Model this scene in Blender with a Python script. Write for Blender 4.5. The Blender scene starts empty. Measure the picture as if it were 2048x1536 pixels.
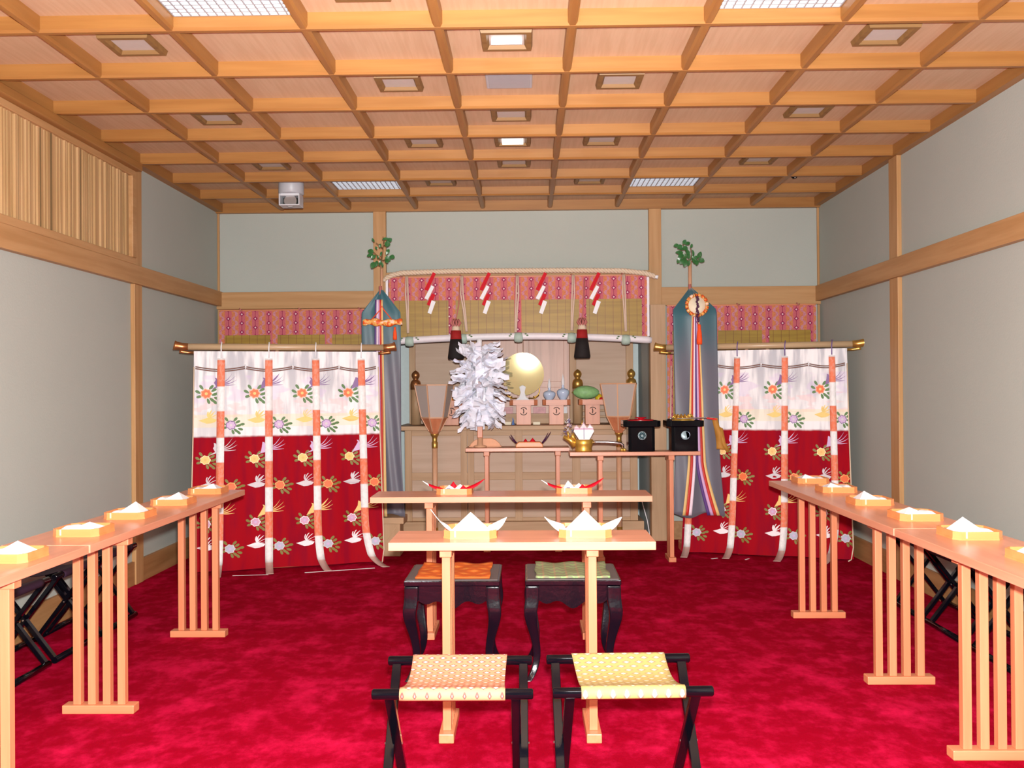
import bpy, bmesh, math, random
from mathutils import Vector, Matrix
R_ = random.Random(7)
SC = bpy.context.scene
COL = SC.collection
PI = math.pi

# ---------------------------------------------------------------- camera
CAM = Vector((0.0833, 0.0, 1.294))
YAW, PIT, ROL = 0.0167, 0.00447, -0.00737
_f = Vector((-math.sin(YAW)*math.cos(PIT), math.cos(YAW)*math.cos(PIT), math.sin(PIT)))
_r = Vector((math.cos(YAW), math.sin(YAW), 0)); _u = _r.cross(_f)
_r2 = _r*math.cos(ROL)+_u*math.sin(ROL); _u2 = -_r*math.sin(ROL)+_u*math.cos(ROL)
cd = bpy.data.cameras.new('camera'); cam = bpy.data.objects.new('camera', cd); COL.objects.link(cam)
m = Matrix((( _r2.x, _u2.x, -_f.x), (_r2.y, _u2.y, -_f.y), (_r2.z, _u2.z, -_f.z))).to_4x4()
m.translation = CAM; cam.matrix_world = m
cd.sensor_width = 36; cd.lens = 1852*36/2048; cd.clip_start = 0.02
SC.camera = cam
# ---------------------------------------------------------------- view
vs = SC.view_settings
vs.view_transform = 'Standard'; vs.look = 'None'; vs.gamma = 1; vs.use_curve_mapping = False
vs.exposure = 0.0
SC.cycles.use_denoising = True
SC.cycles.max_bounces = 8
SC.cycles.sample_clamp_indirect = 6
w = bpy.data.worlds.new('world'); SC.world = w; w.use_nodes = True
w.node_tree.nodes['Background'].inputs[0].default_value = (0.9, 0.95, 1, 1)
w.node_tree.nodes['Background'].inputs[1].default_value = 0.02
# the photographer's flash, a hand's breadth above the lens
fl = bpy.data.lights.new('flash', 'SPOT'); fo = bpy.data.objects.new('camera_flash', fl); COL.objects.link(fo)
fl.energy = 1650; fl.shadow_soft_size = 0.03; fl.spot_size = math.radians(160); fl.spot_blend = 0.35
fl.color = (1.0, 0.985, 0.96)
fo.location = CAM+Vector((0.015, 0.03, 0.10)); fo.rotation_euler = (math.radians(94), 0, 0)
# added warm spot above the lens that brightens the ceiling's middle
f2 = bpy.data.lights.new('ceiling_fill', 'SPOT'); f2o = bpy.data.objects.new('ceiling_fill', f2); COL.objects.link(f2o)
f2.energy = 650; f2.shadow_soft_size = 0.05; f2.spot_size = math.radians(46); f2.spot_blend = 1.0; f2.color = (1.0, 0.90, 0.78)
f2o.location = CAM+Vector((0.0, 0.02, 0.16)); f2o.rotation_euler = (math.radians(90+24), 0, math.radians(.5))
# unseen pair added behind the photographer, at the louvres' spacing, as wall fill
for i, (x, y) in enumerate(((-1.14, .205), (1.14, .205))):
    al = bpy.data.lights.new('rear_fill', 'AREA'); ao = bpy.data.objects.new('rear_fill_light', al); COL.objects.link(ao)
    al.shape = 'RECTANGLE'; al.size = .5; al.size_y = .5; al.energy = 60; al.color = (0.93, 0.96, 1)
    ao.location = (x, y, 2.80)

# ---------------------------------------------------------------- node helper
class S:
    """a scalar socket with arithmetic"""
    def __init__(s, nt, v): s.nt = nt; s.v = v
    def _m(s, op, *a):
        n = s.nt.nodes.new('ShaderNodeMath'); n.operation = op
        for i, x in enumerate((s,)+a):
            x = x.v if isinstance(x, S) else x
            if isinstance(x, (int, float)): n.inputs[i].default_value = x
            else: s.nt.links.new(x, n.inputs[i])
        return S(s.nt, n.outputs[0])
    def __add__(s, o): return s._m('ADD', o)
    def __sub__(s, o): return s._m('SUBTRACT', o)
    def __mul__(s, o): return s._m('MULTIPLY', o)
    def __truediv__(s, o): return s._m('DIVIDE', o)
    def lt(s, o): return s._m('LESS_THAN', o)
    def gt(s, o): return s._m('GREATER_THAN', o)
    def abs(s): return s._m('ABSOLUTE')
    def floor(s): return s._m('FLOOR')
    def frac(s): return s._m('FRACT')
    def sin(s): return s._m('SINE')
    def mod2(s): return (s/2).frac()*2
    def sqrt(s): return s._m('SQRT')
    def ss(s, a, b):
        n = s.nt.nodes.new('ShaderNodeMapRange'); n.interpolation_type = 'SMOOTHSTEP'
        s.nt.links.new(s.v, n.inputs[0]); n.inputs[1].default_value = a; n.inputs[2].default_value = b
        return S(s.nt, n.outputs[0])
def newmat(name, rough=0.6, spec=0.4, metal=0.0, sheen=0.0, trans=0.0):
    m = bpy.data.materials.new(name); m.use_nodes = True
    b = m.node_tree.nodes['Principled BSDF']
    b.inputs['Roughness'].default_value = rough; b.inputs['Metallic'].default_value = metal
    b.inputs['Specular IOR Level'].default_value = spec
    if sheen: b.inputs['Sheen Weight'].default_value = sheen
    if trans: b.inputs['Transmission Weight'].default_value = trans
    return m, m.node_tree, b
def coords(nt, kind='Object'):
    t = nt.nodes.new('ShaderNodeTexCoord'); return t.outputs[kind]
def sep(nt, v):
    n = nt.nodes.new('ShaderNodeSeparateXYZ'); nt.links.new(v, n.inputs[0]); return [S(nt, o) for o in n.outputs]
def noise(nt, v, scale, detail=3, sc=(1, 1, 1), rough=.5):
    mp = nt.nodes.new('ShaderNodeMapping'); mp.inputs['Scale'].default_value = sc; nt.links.new(v, mp.inputs['Vector'])
    n = nt.nodes.new('ShaderNodeTexNoise'); n.inputs['Scale'].default_value = scale; n.inputs['Detail'].default_value = detail
    n.inputs['Roughness'].default_value = rough
    nt.links.new(mp.outputs[0], n.inputs['Vector']); return S(nt, n.outputs['Fac'])
def rgb(nt, c):
    n = nt.nodes.new('ShaderNodeRGB'); n.outputs[0].default_value = (*c, 1); return n.outputs[0]
def mix(nt, f, a, b):
    n = nt.nodes.new('ShaderNodeMix'); n.data_type = 'RGBA'
    if isinstance(f, S): nt.links.new(f.v, n.inputs[0])
    else: n.inputs[0].default_value = f
    for i, x in ((6, a), (7, b)):
        if isinstance(x, tuple): n.inputs[i].default_value = (*x, 1)
        else: nt.links.new(x, n.inputs[i])
    return n.outputs[2]
def bump(nt, b, h, strength=.2, dist=.002):
    n = nt.nodes.new('ShaderNodeBump'); n.inputs['Strength'].default_value = strength; n.inputs['Distance'].default_value = dist
    nt.links.new(h.v, n.inputs['Height']); nt.links.new(n.outputs[0], b.inputs['Normal'])

def wood(name, c1, c2, axis='x', rough=.45, spec=.4, grain=26, boards=None):
    m, nt, b = newmat(name, rough, spec)
    v = coords(nt); sc = {'x': (.06, 1, 1), 'y': (1, .06, 1), 'z': (1, 1, .06)}[axis]
    n1 = noise(nt, v, grain, 4, sc); n2 = noise(nt, v, grain*5, 2, sc)
    f = n1.ss(.3, .72)*.75+n2*.25
    col = mix(nt, f, c1, c2)
    if boards:
        ax, wdt = boards; p = sep(nt, v)['xyz'.index(ax)]
        k = (p/wdt).floor(); fr = (p/wdt).frac()
        r = (k*12.9898).sin()*43758.5; r = r.frac()
        col = mix(nt, r*.35, col, tuple(x*.72 for x in c2))
        col = mix(nt, fr.lt(.03), col, tuple(x*.35 for x in c2))
    nt.links.new(col, b.inputs['Base Color']); bump(nt, b, n2, .12, .001)
    return m
def plain(name, c, rough=.5, spec=.4, metal=0, sheen=0, var=.06, bumps=0):
    m, nt, b = newmat(name, rough, spec, metal, sheen)
    n = noise(nt, coords(nt), 40, 2)
    nt.links.new(mix(nt, n, tuple(x*(1-var) for x in c), tuple(min(1, x*(1+var)) for x in c)), b.inputs['Base Color'])
    if bumps: bump(nt, b, noise(nt, coords(nt), bumps, 2), .3, .002)
    return m

M = {}
SAL1, SAL2 = (.64, .235, .115), (.52, .17, .078)
for ax in 'xyz':
    M['hinoki_'+ax] = wood('hinoki_'+ax, SAL1, SAL2, ax, .38, .5)
    M['beam_'+ax] = wood('beam_'+ax, (.35, .165, .045), (.27, .115, .028), ax, .42, .45)
    M['trim_'+ax] = wood('trim_'+ax, (.50, .29, .13), (.40, .21, .08), ax, .5, .35)
    M['altar_'+ax] = wood('altar_'+ax, (.52, .33, .19), (.42, .25, .13), ax, .5, .35)
M['top_x'] = wood('tabletop_x', (.66, .30, .185), (.54, .22, .13), 'x', .30, .6)
M['top_y'] = wood('tabletop_y', (.66, .30, .185), (.54, .22, .13), 'y', .30, .6)
M['ceil'] = wood('ceiling_veneer', (.58, .41, .27), (.51, .34, .21), 'y', .5, .3, grain=60)
M['frame'] = wood('lamp_frame_wood', (.24, .135, .045), (.17, .09, .028), 'x', .5)
M['slat'] = wood('slat_wood', (.56, .36, .18), (.42, .25, .10), 'z', .5, boards=('y', .11))
M['doors'] = wood('altar_door_wood', (.62, .34, .25), (.42, .22, .15), 'z', .4, .5, grain=18)
M['panelh'] = wood('altar_panel_wood', (.56, .40, .30), (.48, .33, .23), 'x', .5, .3, grain=20)
M['skirt'] = wood('skirting_wood', (.42, .22, .09), (.30, .14, .05), 'y', .5)
M['tray'] = wood('tray_wood', (.72, .27, .095), (.62, .21, .065), 'x', .35, .5, grain=18)
M['bamboo'] = wood('rod_bamboo', (.52, .37, .22), (.44, .30, .17), 'x', .35, .5)
M['white'] = plain('white_paper', (.82, .83, .86), .6, var=.02)
M['wpink'] = plain('pinkish_white_paper', (.85, .66, .70), .6)
M['haraeW'] = plain('white_streamer_paper', (.86, .87, .97), .5, var=.04)
M['red'] = plain('red_paper', (.55, .0, .012), .6, .2)
M['cream'] = plain('cream_cord', (.68, .54, .40), .7)
M['blk'] = plain('black_lacquer', (.002, .002, .004), .10, .22)
M['blk2'] = plain('black_purple_lacquer', (.004, .003, .007), .16, .5, bumps=50)
M['blkcloth'] = plain('dark_purple_cloth', (.02, .004, .02), .8)
M['tasB'] = plain('black_tassel', (.012, .008, .008), .8, bumps=300)
M['tasR'] = plain('red_tassel', (.32, .01, .01), .8, bumps=300)
M['tasP'] = plain('pink_knot_cord', (.48, .16, .14), .8, bumps=200)
M['orangeT'] = plain('orange_tassel', (.85, .08, .01), .7, bumps=300)
M['gold'] = plain('gold_metal', (.80, .50, .10), .34, metal=.75, bumps=60)
M['bronze'] = plain('bronze_metal', (.50, .21, .08), .34, metal=.8)
M['brass'] = plain('brass_metal', (.62, .36, .09), .34, metal=.8)
M['silver'] = plain('silver_metal', (.62, .60, .62), .2, metal=1)
M['steel'] = plain('steel', (.7, .7, .72), .3, metal=1)
M['grey'] = plain('grey_plastic', (.42, .44, .48), .4)
M['dark'] = plain('dark_void', (.015, .012, .01), .7)
M['porc'] = plain('pale_blue_porcelain', (.50, .60, .78), .15, .6)
M['mint'] = plain('mint_silk_tie', (.42, .54, .47), .55)
M['silk'] = plain('white_silk', (.80, .76, .80), .45, sheen=.3, bumps=14)
M['leafg'] = plain('sakaki_leaf', (.03, .13, .035), .3, .5, var=.4)
M['twig'] = plain('twig', (.17, .09, .035), .7)
M['melon'] = plain('green_melon', (.26, .50, .20), .5, bumps=30, var=.3)
M['orangeF'] = plain('orange_fruit', (.85, .25, .01), .4, bumps=200)
M['yellowF'] = plain('yellow_fruit', (.70, .50, .02), .4)
M['redF'] = plain('red_fruit', (.60, .02, .02), .3)
M['blueP'] = plain('blue_glass_paper', (.15, .28, .62), .3)
M['violet'] = plain('violet_paper', (.16, .10, .28), .4)
M['pinkp'] = plain('pink_patterned_paper', (.72, .40, .42), .6, var=.3)
M['brownc'] = plain('ochre_ribbon', (.42, .19, .03), .7)
M['beads'] = plain('dark_bead_string', (.06, .01, .05), .3)
M['curve'] = plain('fan_board', (.72, .34, .18), .5)
M['card'] = plain('cream_card', (.80, .72, .55), .6)
M['skb'] = plain('recess_wall', (.62, .70, .70), .8, .2)
M['mirror'] = plain('polished_mirror', (.80, .74, .40), .025, metal=.8, var=.02)
M['pole'] = plain('bamboo_pole', (.62, .34, .20), .5)
# shoji paper of the lantern
m, nt, b = newmat('lantern_paper', .7, .2); z = sep(nt, coords(nt))[2]
b.inputs['Base Color'].default_value = (.50, .42, .38, 1); M['lpaper'] = m
# walls
m, nt, b = newmat('plaster', .9, .15); v = coords(nt)
nt.links.new(mix(nt, noise(nt, v, 2.2, 3), (.42, .452, .412), (.395, .425, .39)), b.inputs['Base Color'])
bump(nt, b, noise(nt, v, 90, 4), .25, .003); M['wall'] = m
# carpet
m, nt, b = newmat('red_carpet', .98, .03); v = coords(nt)
a = noise(nt, v, 4.2, 6, (1, .8, 1), .68).ss(.46, .70); c = noise(nt, v, 13, 5, (1, .8, 1), .65).ss(.44, .72)
g = noise(nt, v, 220, 2)
col = mix(nt, a*.6+c*.4, (.27, .0, .012), (.66, .009, .075)); col = mix(nt, g*.3, col, (.20, .0, .008))
nt.links.new(col, b.inputs['Base Color']); bump(nt, b, g+a*.5, .5, .004); M['carpet'] = m
# brocade of the blinds
def brocade_col(nt, x, z):
    X = x/.115; k = (X+.5).floor(); fx = (X-k)*.115; fz = ((z/.076+k.mod2()*.5).frac()-.5)*.076
    d = fx.abs()+fz.abs()
    sx = (X.frac()-.5)*.115; md = (sx*sx+fz*fz*1.2).sqrt()
    col = mix(nt, ((X*2+.5).mod2()).gt(1), (.56, .15, .15), (.60, .21, .07))
    col = mix(nt, md.lt(.024)*.8, col, (.52, .24, .34))
    sp = noise(nt, coords(nt), 130, 2).ss(.48, .60)
    col = mix(nt, sp*.45, col, (.46, .03, .09))
    col = mix(nt, fx.abs().lt(.026)*.55, col, (.50, .09, .14))
    col = mix(nt, fx.abs().lt(.0022), col, (.26, .01, .06))
    col = mix(nt, d.lt(.0205), col, (.28, .002, .07))
    return mix(nt, d.lt(.0085), col, (.80, .55, .55))
m, nt, b = newmat('brocade', .6, .3, sheen=.3); x, y, z = sep(nt, coords(nt))
nt.links.new(brocade_col(nt, x+.0, z), b.inputs['Base Color']); M['brocade'] = m
# bamboo blind
m, nt, b = newmat('bamboo_blind', .45, .4); v = coords(nt); x, y, z = sep(nt, v)
col = mix(nt, noise(nt, v, 14, 3, (.15, 1, 3)).ss(.3, .7), (.38, .235, .03), (.29, .17, .022))
col = mix(nt, (z*700).sin().ss(.3, 1)*.15, col, (.15, .09, .02))
col = mix(nt, (x/.0665).frac().lt(.045), col, (.17, .05, .015))
nt.links.new(col, b.inputs['Base Color']); M['misu'] = m
# seat cloths
def seatmat(name, c0, c1, c2, p=.036):
    m, nt, b = newmat(name, .7, .15); x, y, z = sep(nt, coords(nt))
    X = x/p; Y = y/(p*.62); k = Y.floor(); fx = (X+k.mod2()*.5).frac()-.5; fy = Y.frac()-.5
    d = fx.abs()+fy.abs()*.8; d2 = fx.abs()+fy.abs()
    col = mix(nt, d2.gt(.40), c0, c1); col = mix(nt, fy.abs().gt(.42)*.6, col, c1); col = mix(nt, d.lt(.22), col, c2); col = mix(nt, d.lt(.05), col, c1)
    nt.links.new(col, b.inputs['Base Color']); bump(nt, b, noise(nt, coords(nt), 300, 2), .2, .001); return m
M['seatP'] = seatmat('pink_gold_brocade', (.40, .075, .065), (.44, .22, .12), (.74, .56, .48))
M['seatY'] = seatmat('yellow_gold_brocade', (.30, .17, .11), (.36, .28, .10), (.62, .56, .38), .040)
M['seatO'] = seatmat('orange_brocade', (.66, .15, .022), (.50, .10, .02), (.66, .24, .05), .09)
m, nt, b = newmat('green_wave_brocade', .6, .3); x, y, z = sep(nt, coords(nt))
wv = ((x/.052*PI*2).sin()*.22+y/.055).frac()
col = mix(nt, wv.lt(.22), (.22, .23, .14), (.26, .42, .16)); col = mix(nt, ((x/.052).frac()-.5).abs().lt(.08)*.5, col, (.40, .22, .14))
nt.links.new(col, b.inputs['Base Color']); M['seatG'] = m
# kicho cloth, by height
m, nt, b = newmat('curtain_cloth', .75, .12); v = coords(nt); x, y, z = sep(nt, v)
st = noise(nt, v, 5, 3, (3.5, 1, .5))  # vertical streaks: shade of the gathers painted into the cloth's white and red
col = mix(nt, (st.ss(.42, .64)*(z.ss(.95, 1.5)*.4+.6))*.85, (.86, .85, .87), (.46, .47, .52))
cl = noise(nt, v, 5, 2, (1, 1, 1.6))
col = mix(nt, cl.ss(.5, .56)*z.ss(1.18, 1.22)*(S(nt, z.v).lt(1.40))*.35, col, (.62, .48, .74))
cl2 = noise(nt, v, 6.5, 2, (1, 1, 2.2))
col = mix(nt, cl2.ss(.5, .56)*z.gt(1.10)*z.lt(1.25)*.38, col, (.85, .52, .52))
col = mix(nt, z.gt(1.03)*z.lt(1.12)*.35, col, (.85, .72, .36))
red = mix(nt, st.ss(.4, .7), (.33, .0, .008), (.25, .0, .014))
col = mix(nt, (z+noise(nt, v, 30, 1)*.008).ss(.958, .978), red, col)
nt.links.new(col, b.inputs['Base Color']); M['kicho'] = m
# kicho ribbon, salmon and white by height
m, nt, b = newmat('curtain_ribbon', .6, .3); v = coords(nt); x, y, z = sep(nt, v)
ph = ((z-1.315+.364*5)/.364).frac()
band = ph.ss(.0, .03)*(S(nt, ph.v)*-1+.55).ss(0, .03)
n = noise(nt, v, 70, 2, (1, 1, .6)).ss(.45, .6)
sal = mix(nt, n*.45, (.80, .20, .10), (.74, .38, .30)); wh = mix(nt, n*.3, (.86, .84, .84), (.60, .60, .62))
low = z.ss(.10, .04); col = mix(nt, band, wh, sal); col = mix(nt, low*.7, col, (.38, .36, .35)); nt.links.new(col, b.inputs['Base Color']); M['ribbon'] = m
# banner
m, nt, b = newmat('banner_silk', .45, .4, sheen=.3); v = coords(nt); x, y, z = sep(nt, v)
n = noise(nt, v, 4, 2, (1, 1, .3)); col = mix(nt, (n*.4+z.ss(1.1, 2.1)*.7).ss(.3, .9), (.13, .125, .16), (.035, .12, .15))
nt.links.new(col, b.inputs['Base Color']); M['banner'] = m
for k, c in {'rYel': (.75, .50, .20), 'rRed': (.55, .03, .02), 'rWhi': (.82, .68, .78), 'rPur': (.10, .04, .20), 'rLil': (.62, .38, .62), 'rGrn': (.35, .40, .12)}.items():
    M[k] = plain('banner_stripe_'+k, c, .5)
m, nt, b = newmat('orange_floral_brocade', .5, .35); v = coords(nt)
n = noise(nt, v, 38, 1); col = mix(nt, n.ss(.45, .5), (.70, .10, .015), (.80, .40, .10)); col = mix(nt, n.gt(.62), col, (.88, .62, .48))
nt.links.new(col, b.inputs['Base Color']); M['floral'] = m
# lit louvre and lamp panes
def emis(name, c, e, base=.8):
    m, nt, b = newmat(name, .5, .3); b.inputs['Base Color'].default_value = (base, base, base, 1)
    b.inputs['Emission Color'].default_value = (*c, 1); b.inputs['Emission Strength'].default_value = e; return m
M['tube'] = emis('fluorescent_diffuser', (.88, .94, 1), 1.7); M['tube_far'] = emis('fluorescent_diffuser_dim', (.80, .89, 1), 1.3)
M['louv'] = plain('louvre', (.30, .32, .35), .4)
M['pane'] = plain('lamp_pane', (.50, .46, .43), .35, .5)
M['lit'] = emis('lit_lamp', (1, .95, .88), 1.2)
# motif colours
for k, c in {'m_or': (.82, .16, .05), 'm_orl': (.88, .45, .30), 'm_ye': (.85, .55, .18), 'm_yel': (.88, .74, .40), 'm_gr': (.09, .19, .06), 'm_grd': (.20, .17, .03),
             'm_pu': (.22, .12, .30), 'm_pul': (.60, .42, .66), 'm_si': (.62, .58, .62), 'm_go': (.82, .45, .14), 'm_ma': (.62, .34, .50), 'm_bl': (.45, .46, .58), 'm_wh': (.86, .78, .82), 'm_ly': (.80, .58, .18)}.items():
    M[k] = plain('embroidery_'+k, c, .55)

# ---------------------------------------------------------------- mesh helper
class MB:
    def __init__(s): s.bm = bmesh.new(); s.mats = []
    def mi(s, m):
        if m is None: return 0
        if m not in s.mats: s.mats.append(m)
        return s.mats.index(m)
    def face(s, pts, m=None, smooth=False):
        vs_ = [s.bm.verts.new(p) for p in pts]
        try: f = s.bm.faces.new(vs_)
        except ValueError: return
        f.material_index = s.mi(m); f.smooth = smooth
    def box(s, x0, x1, y0, y1, z0, z1, m=None, mat=None):
        P = [Vector((x, y, z)) for x in (x0, x1) for y in (y0, y1) for z in (z0, z1)]
        if mat is not None: P = [mat @ p for p in P]
        v = [s.bm.verts.new(p) for p in P]; i = s.mi(m)
        for q in ((0, 1, 3, 2), (4, 6, 7, 5), (0, 4, 5, 1), (2, 3, 7, 6), (0, 2, 6, 4), (1, 5, 7, 3)):
            s.bm.faces.new([v[k] for k in q]).material_index = i
        return s
    def bar(s, a, b, w_, h_, m=None, up=(0, 0, 1)):
        a, b = Vector(a), Vector(b); d = (b-a); L = d.length; d.normalize()
        u = Vector(up)
        if abs(d.dot(u)) > .99: u = Vector((0, 1, 0))
        r = d.cross(u).normalized(); u = r.cross(d)
        mt = Matrix((( r.x, d.x, u.x, a.x), (r.y, d.y, u.y, a.y), (r.z, d.z, u.z, a.z), (0, 0, 0, 1)))
        return s.box(-w_/2, w_/2, 0, L, -h_/2, h_/2, m, mt)
    def grid(s, rows, m=None, smooth=True, closed=False):
        V = [[s.bm.verts.new(p) for p in r] for r in rows]; i = s.mi(m)
        for a, b in zip(V, V[1:]):
            n = len(a)
            for k in range(n if closed else n-1):
                f = s.bm.faces.new((a[k], a[(k+1) % n], b[(k+1) % n], b[k])); f.material_index = i; f.smooth = smooth
        return V
    def tube(s, pts, r, m=None, seg=10, cap=True, flat=1.0):
        pts = [Vector(p) for p in pts]; rs = r if isinstance(r, (list, tuple)) else [r]*len(pts)
        rows = []; prev = None
        for k, p in enumerate(pts):
            t = (pts[min(k+1, len(pts)-1)]-pts[max(k-1, 0)]).normalized()
            if prev is None:
                u = Vector((0, 0, 1)) if abs(t.z) < .9 else Vector((1, 0, 0))
                prev = t.cross(u).normalized()
            n = (prev-t*prev.dot(t)).normalized(); bnm = t.cross(n); prev = n
            rows.append([p+(n*math.cos(2*PI*j/seg)+bnm*math.sin(2*PI*j/seg)*flat)*rs[k] for j in range(seg)])
        V = s.grid(rows, m, True, True)
        if cap:
            for row, rev in ((V[0], 0), (V[-1], 1)):
                f = s.bm.faces.new(row if rev else row[::-1]); f.material_index = s.mi(m)
        return s
    def lathe(s, prof, c=(0, 0, 0), seg=24, m=None, mat=None, smooth=True):
        rows = []
        for r, z in prof:
            row = [Vector((c[0]+r*math.cos(2*PI*j/seg), c[1]+r*math.sin(2*PI*j/seg), c[2]+z)) for j in range(seg)]
            if mat is not None: row = [mat @ p for p in row]
            rows.append(row)
        V = s.grid(rows, m, smooth, True)
        for row in (V[0], V[-1]):
            try: f = s.bm.faces.new(row); f.material_index = s.mi(m)
            except ValueError: pass
        return s
    def prism(s, poly, z0, z1, m=None, mat=None):
        """poly: xy outline, extruded z0..z1"""
        A = [Vector((x, y, z0)) for x, y in poly]; B = [Vector((x, y, z1)) for x, y in poly]
        if mat is not None: A = [mat @ p for p in A]; B = [mat @ p for p in B]
        a = [s.bm.verts.new(p) for p in A]; b = [s.bm.verts.new(p) for p in B]; i = s.mi(m); n = len(a)
        s.bm.faces.new(a[::-1]).material_index = i; s.bm.faces.new(b).material_index = i
        for k in range(n): s.bm.faces.new((a[k], a[(k+1) % n], b[(k+1) % n], b[k])).material_index = i
        return s
    def sheet(s, fn, nu, nv, th=0.0, m=None, smooth=True):
        rows = [[Vector(fn(i/nu, j/nv)) for i in range(nu+1)] for j in range(nv+1)]
        s.grid(rows, m, smooth); return s
    def build(s, name, m, parent=None, bevel=0, solid=0, sub=0, loc=None):
        bmesh.ops.recalc_face_normals(s.bm, faces=s.bm.faces)
        me = bpy.data.meshes.new(name); s.bm.to_mesh(me); s.bm.free()
        if m is not None and not s.mats: me.materials.append(m if not isinstance(m, str) else M[m])
        for k in s.mats: me.materials.append(M[k] if isinstance(k, str) else k)
        o = bpy.data.objects.new(name, me); COL.objects.link(o)
        if parent is not None: o.parent = parent
        if loc is not None: o.location = loc
        if solid:
            q = o.modifiers.new('thickness', 'SOLIDIFY'); q.thickness = solid; q.offset = 0
        if bevel:
            q = o.modifiers.new('bevel', 'BEVEL'); q.width = bevel; q.segments = 2; q.limit_method = 'ANGLE'
        if sub:
            q = o.modifiers.new('sub', 'SUBSURF'); q.levels = sub; q.render_levels = sub
        return o
def tag(o, label=None, cat=None, group=None, kind=None):
    if label: o['label'] = label
    if cat: o['category'] = cat
    if group: o['group'] = group
    if kind: o['kind'] = kind
    return o
def empty(name, loc=(0, 0, 0), rz=0, label=None, cat=None, group=None, kind=None):
    o = bpy.data.objects.new(name, None); COL.objects.link(o); o.location = loc; o.rotation_euler = (0, 0, rz); o.empty_display_size = .05
    return tag(o, label, cat, group, kind)
def kids(o): return [c for c in list(COL.objects) if c.parent == o]
def copy_tree(o, parent=None):
    c = o.copy(); COL.objects.link(c); c.parent = parent
    for ch in kids(o): copy_tree(ch, c)
    return c
def place(proto, first, loc, rz, label, group=None, scale=None):
    o = proto if first else copy_tree(proto)
    o.location = loc; o.rotation_euler = (0, 0, rz); o['label'] = label
    if group: o['group'] = group
    if scale: o.scale = scale
    return o
def bx(name, mat, parent, *dims, bevel=0, label=None):
    o = MB().box(*dims).build(name, mat, parent, bevel=bevel)
    if label: o['label'] = label
    return o

# ================================================================ ROOM
W2, YB, YF, ZC = 2.565, 7.90, -1.6, 2.82
PZ = ZC+.068          # ceiling boards
def struct(name, mat, *dims, bevel=0):
    return tag(MB().box(*dims).build(name, mat, None, bevel=bevel), kind='structure')
struct('floor', 'carpet', -W2-.1, W2+.1, YF, 8.75, -.06, 0)
wl = struct('wall_left', 'wall', -W2-.1, -W2, YF, YB, 0, 2.95)
wr = struct('wall_right', 'wall', W2, W2+.1, YF, YB, 0, 2.95)
struct('wall_front', 'wall', -W2-.1, W2+.1, YF-.1, YF, 0, 2.95)
b = MB(); b.box(-W2-.1, -1.114, YB, YB+.1, 0, 2.95); b.box(1.122, W2+.1, YB, YB+.1, 0, 2.95); b.box(-1.114, 1.122, YB, YB+.1, 2.24, 2.95)
tag(b.build('wall_back', 'wall'), kind='structure')
b = MB(); b.box(-1.16, -1.114, YB+.1, 8.7, 0, 2.4); b.box(1.122, 1.17, YB+.1, 8.7, 0, 2.4); b.box(-1.16, 1.17, 8.7, 8.75, 0, 2.4); b.box(-1.16, 1.17, YB+.1, 8.75, 2.4, 2.45)
tag(b.build('wall_recess', 'skb'), kind='structure')
ce = struct('ceiling', 'ceil', -W2-.1, W2+.1, YF-.1, YB+.1, PZ, PZ+.08)
def chamf(b, a, c, w_, zt, zb, ax):
    k = .009; prof = [(-w_/2, zt), (-w_/2, zb+k*1.3), (-w_/2+k, zb), (w_/2-k, zb), (w_/2, zb+k*1.3), (w_/2, zt)]
    rows = [[(p[0]+a[0], a[1], p[1]) if ax == 'y' else (a[0], p[0]+a[1], p[1]) for p in prof],
            [(p[0]+c[0], c[1], p[1]) if ax == 'y' else (c[0], p[0]+c[1], p[1]) for p in prof]]
    b.grid(rows, None, False)
b = MB()
for i in range(1, 9): chamf(b, ((i-4.5)*.57, YF), ((i-4.5)*.57, YB), .042, PZ, ZC, 'y')
g1 = b.build('beam_lengthwise', 'beam_y', ce)
b = MB()
for j in range(1, 17): chamf(b, (-W2, YB-.57*j), (W2, YB-.57*j), .042, PZ, ZC-.001, 'x')
g2 = b.build('beam_crosswise', 'beam_x', ce)
b = MB(); b.box(-W2, -W2+.06, YF, YB, ZC-.006, PZ); b.box(W2-.05, W2, YF, YB, ZC-.004, PZ); b.build('edge_moulding', 'beam_y', ce)
b = MB(); b.box(-W2, W2, YB-.05, YB, ZC-.015, PZ); b.build('edge_moulding', 'beam_x', ce)
# rails and posts
tn = [0]
def trim(mat, *dims, bevel=.003):
    tn[0] += 1; return struct('trim_%d' % tn[0], mat, *dims, bevel=bevel)
trim('trim_y', -W2, -W2+.045, YF, YB, 2.01, 2.135)
trim('trim_y', W2-.045, W2, YF, YB, 2.01, 2.14)
trim('trim_x', -W2, -1.22, YB-.045, YB, 1.985, 2.13); trim('trim_x', 1.225, W2, YB-.045, YB, 1.985, 2.14)
trim('trim_x', -1.114, 1.122, YB-.045, YB, 2.235, 2.285)
for z0, z1 in ((0, 2.01), (2.135, ZC)):
    trim('trim_z', -W2, -W2+.03, 6.14, 6.26, z0, z1); trim('trim_z', W2-.03, W2, 6.16, 6.30, z0, z1)
    trim('trim_z', -W2, -W2+.03, 2.2, 2.32, z0, z1); trim('trim_z', W2-.03, W2, 2.2, 2.32, z0, z1)
trim('trim_z', -1.22, -1.112, YB-.05, YB, 0, ZC-.015); trim('trim_z', 1.12, 1.225, YB-.05, YB, 0, ZC-.015)
trim('altar_z', 1.12, 1.25, YB-.09, YB-.05, 0, 1.99); trim('altar_z', -1.245, -1.112, YB-.09, YB-.05, 0, 1.99)
trim('trim_z', -W2, -W2+.018, YB-.018, YB, 0, 1.985); trim('trim_z', W2-.018, W2, YB-.018, YB, 0, 1.985)
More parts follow.
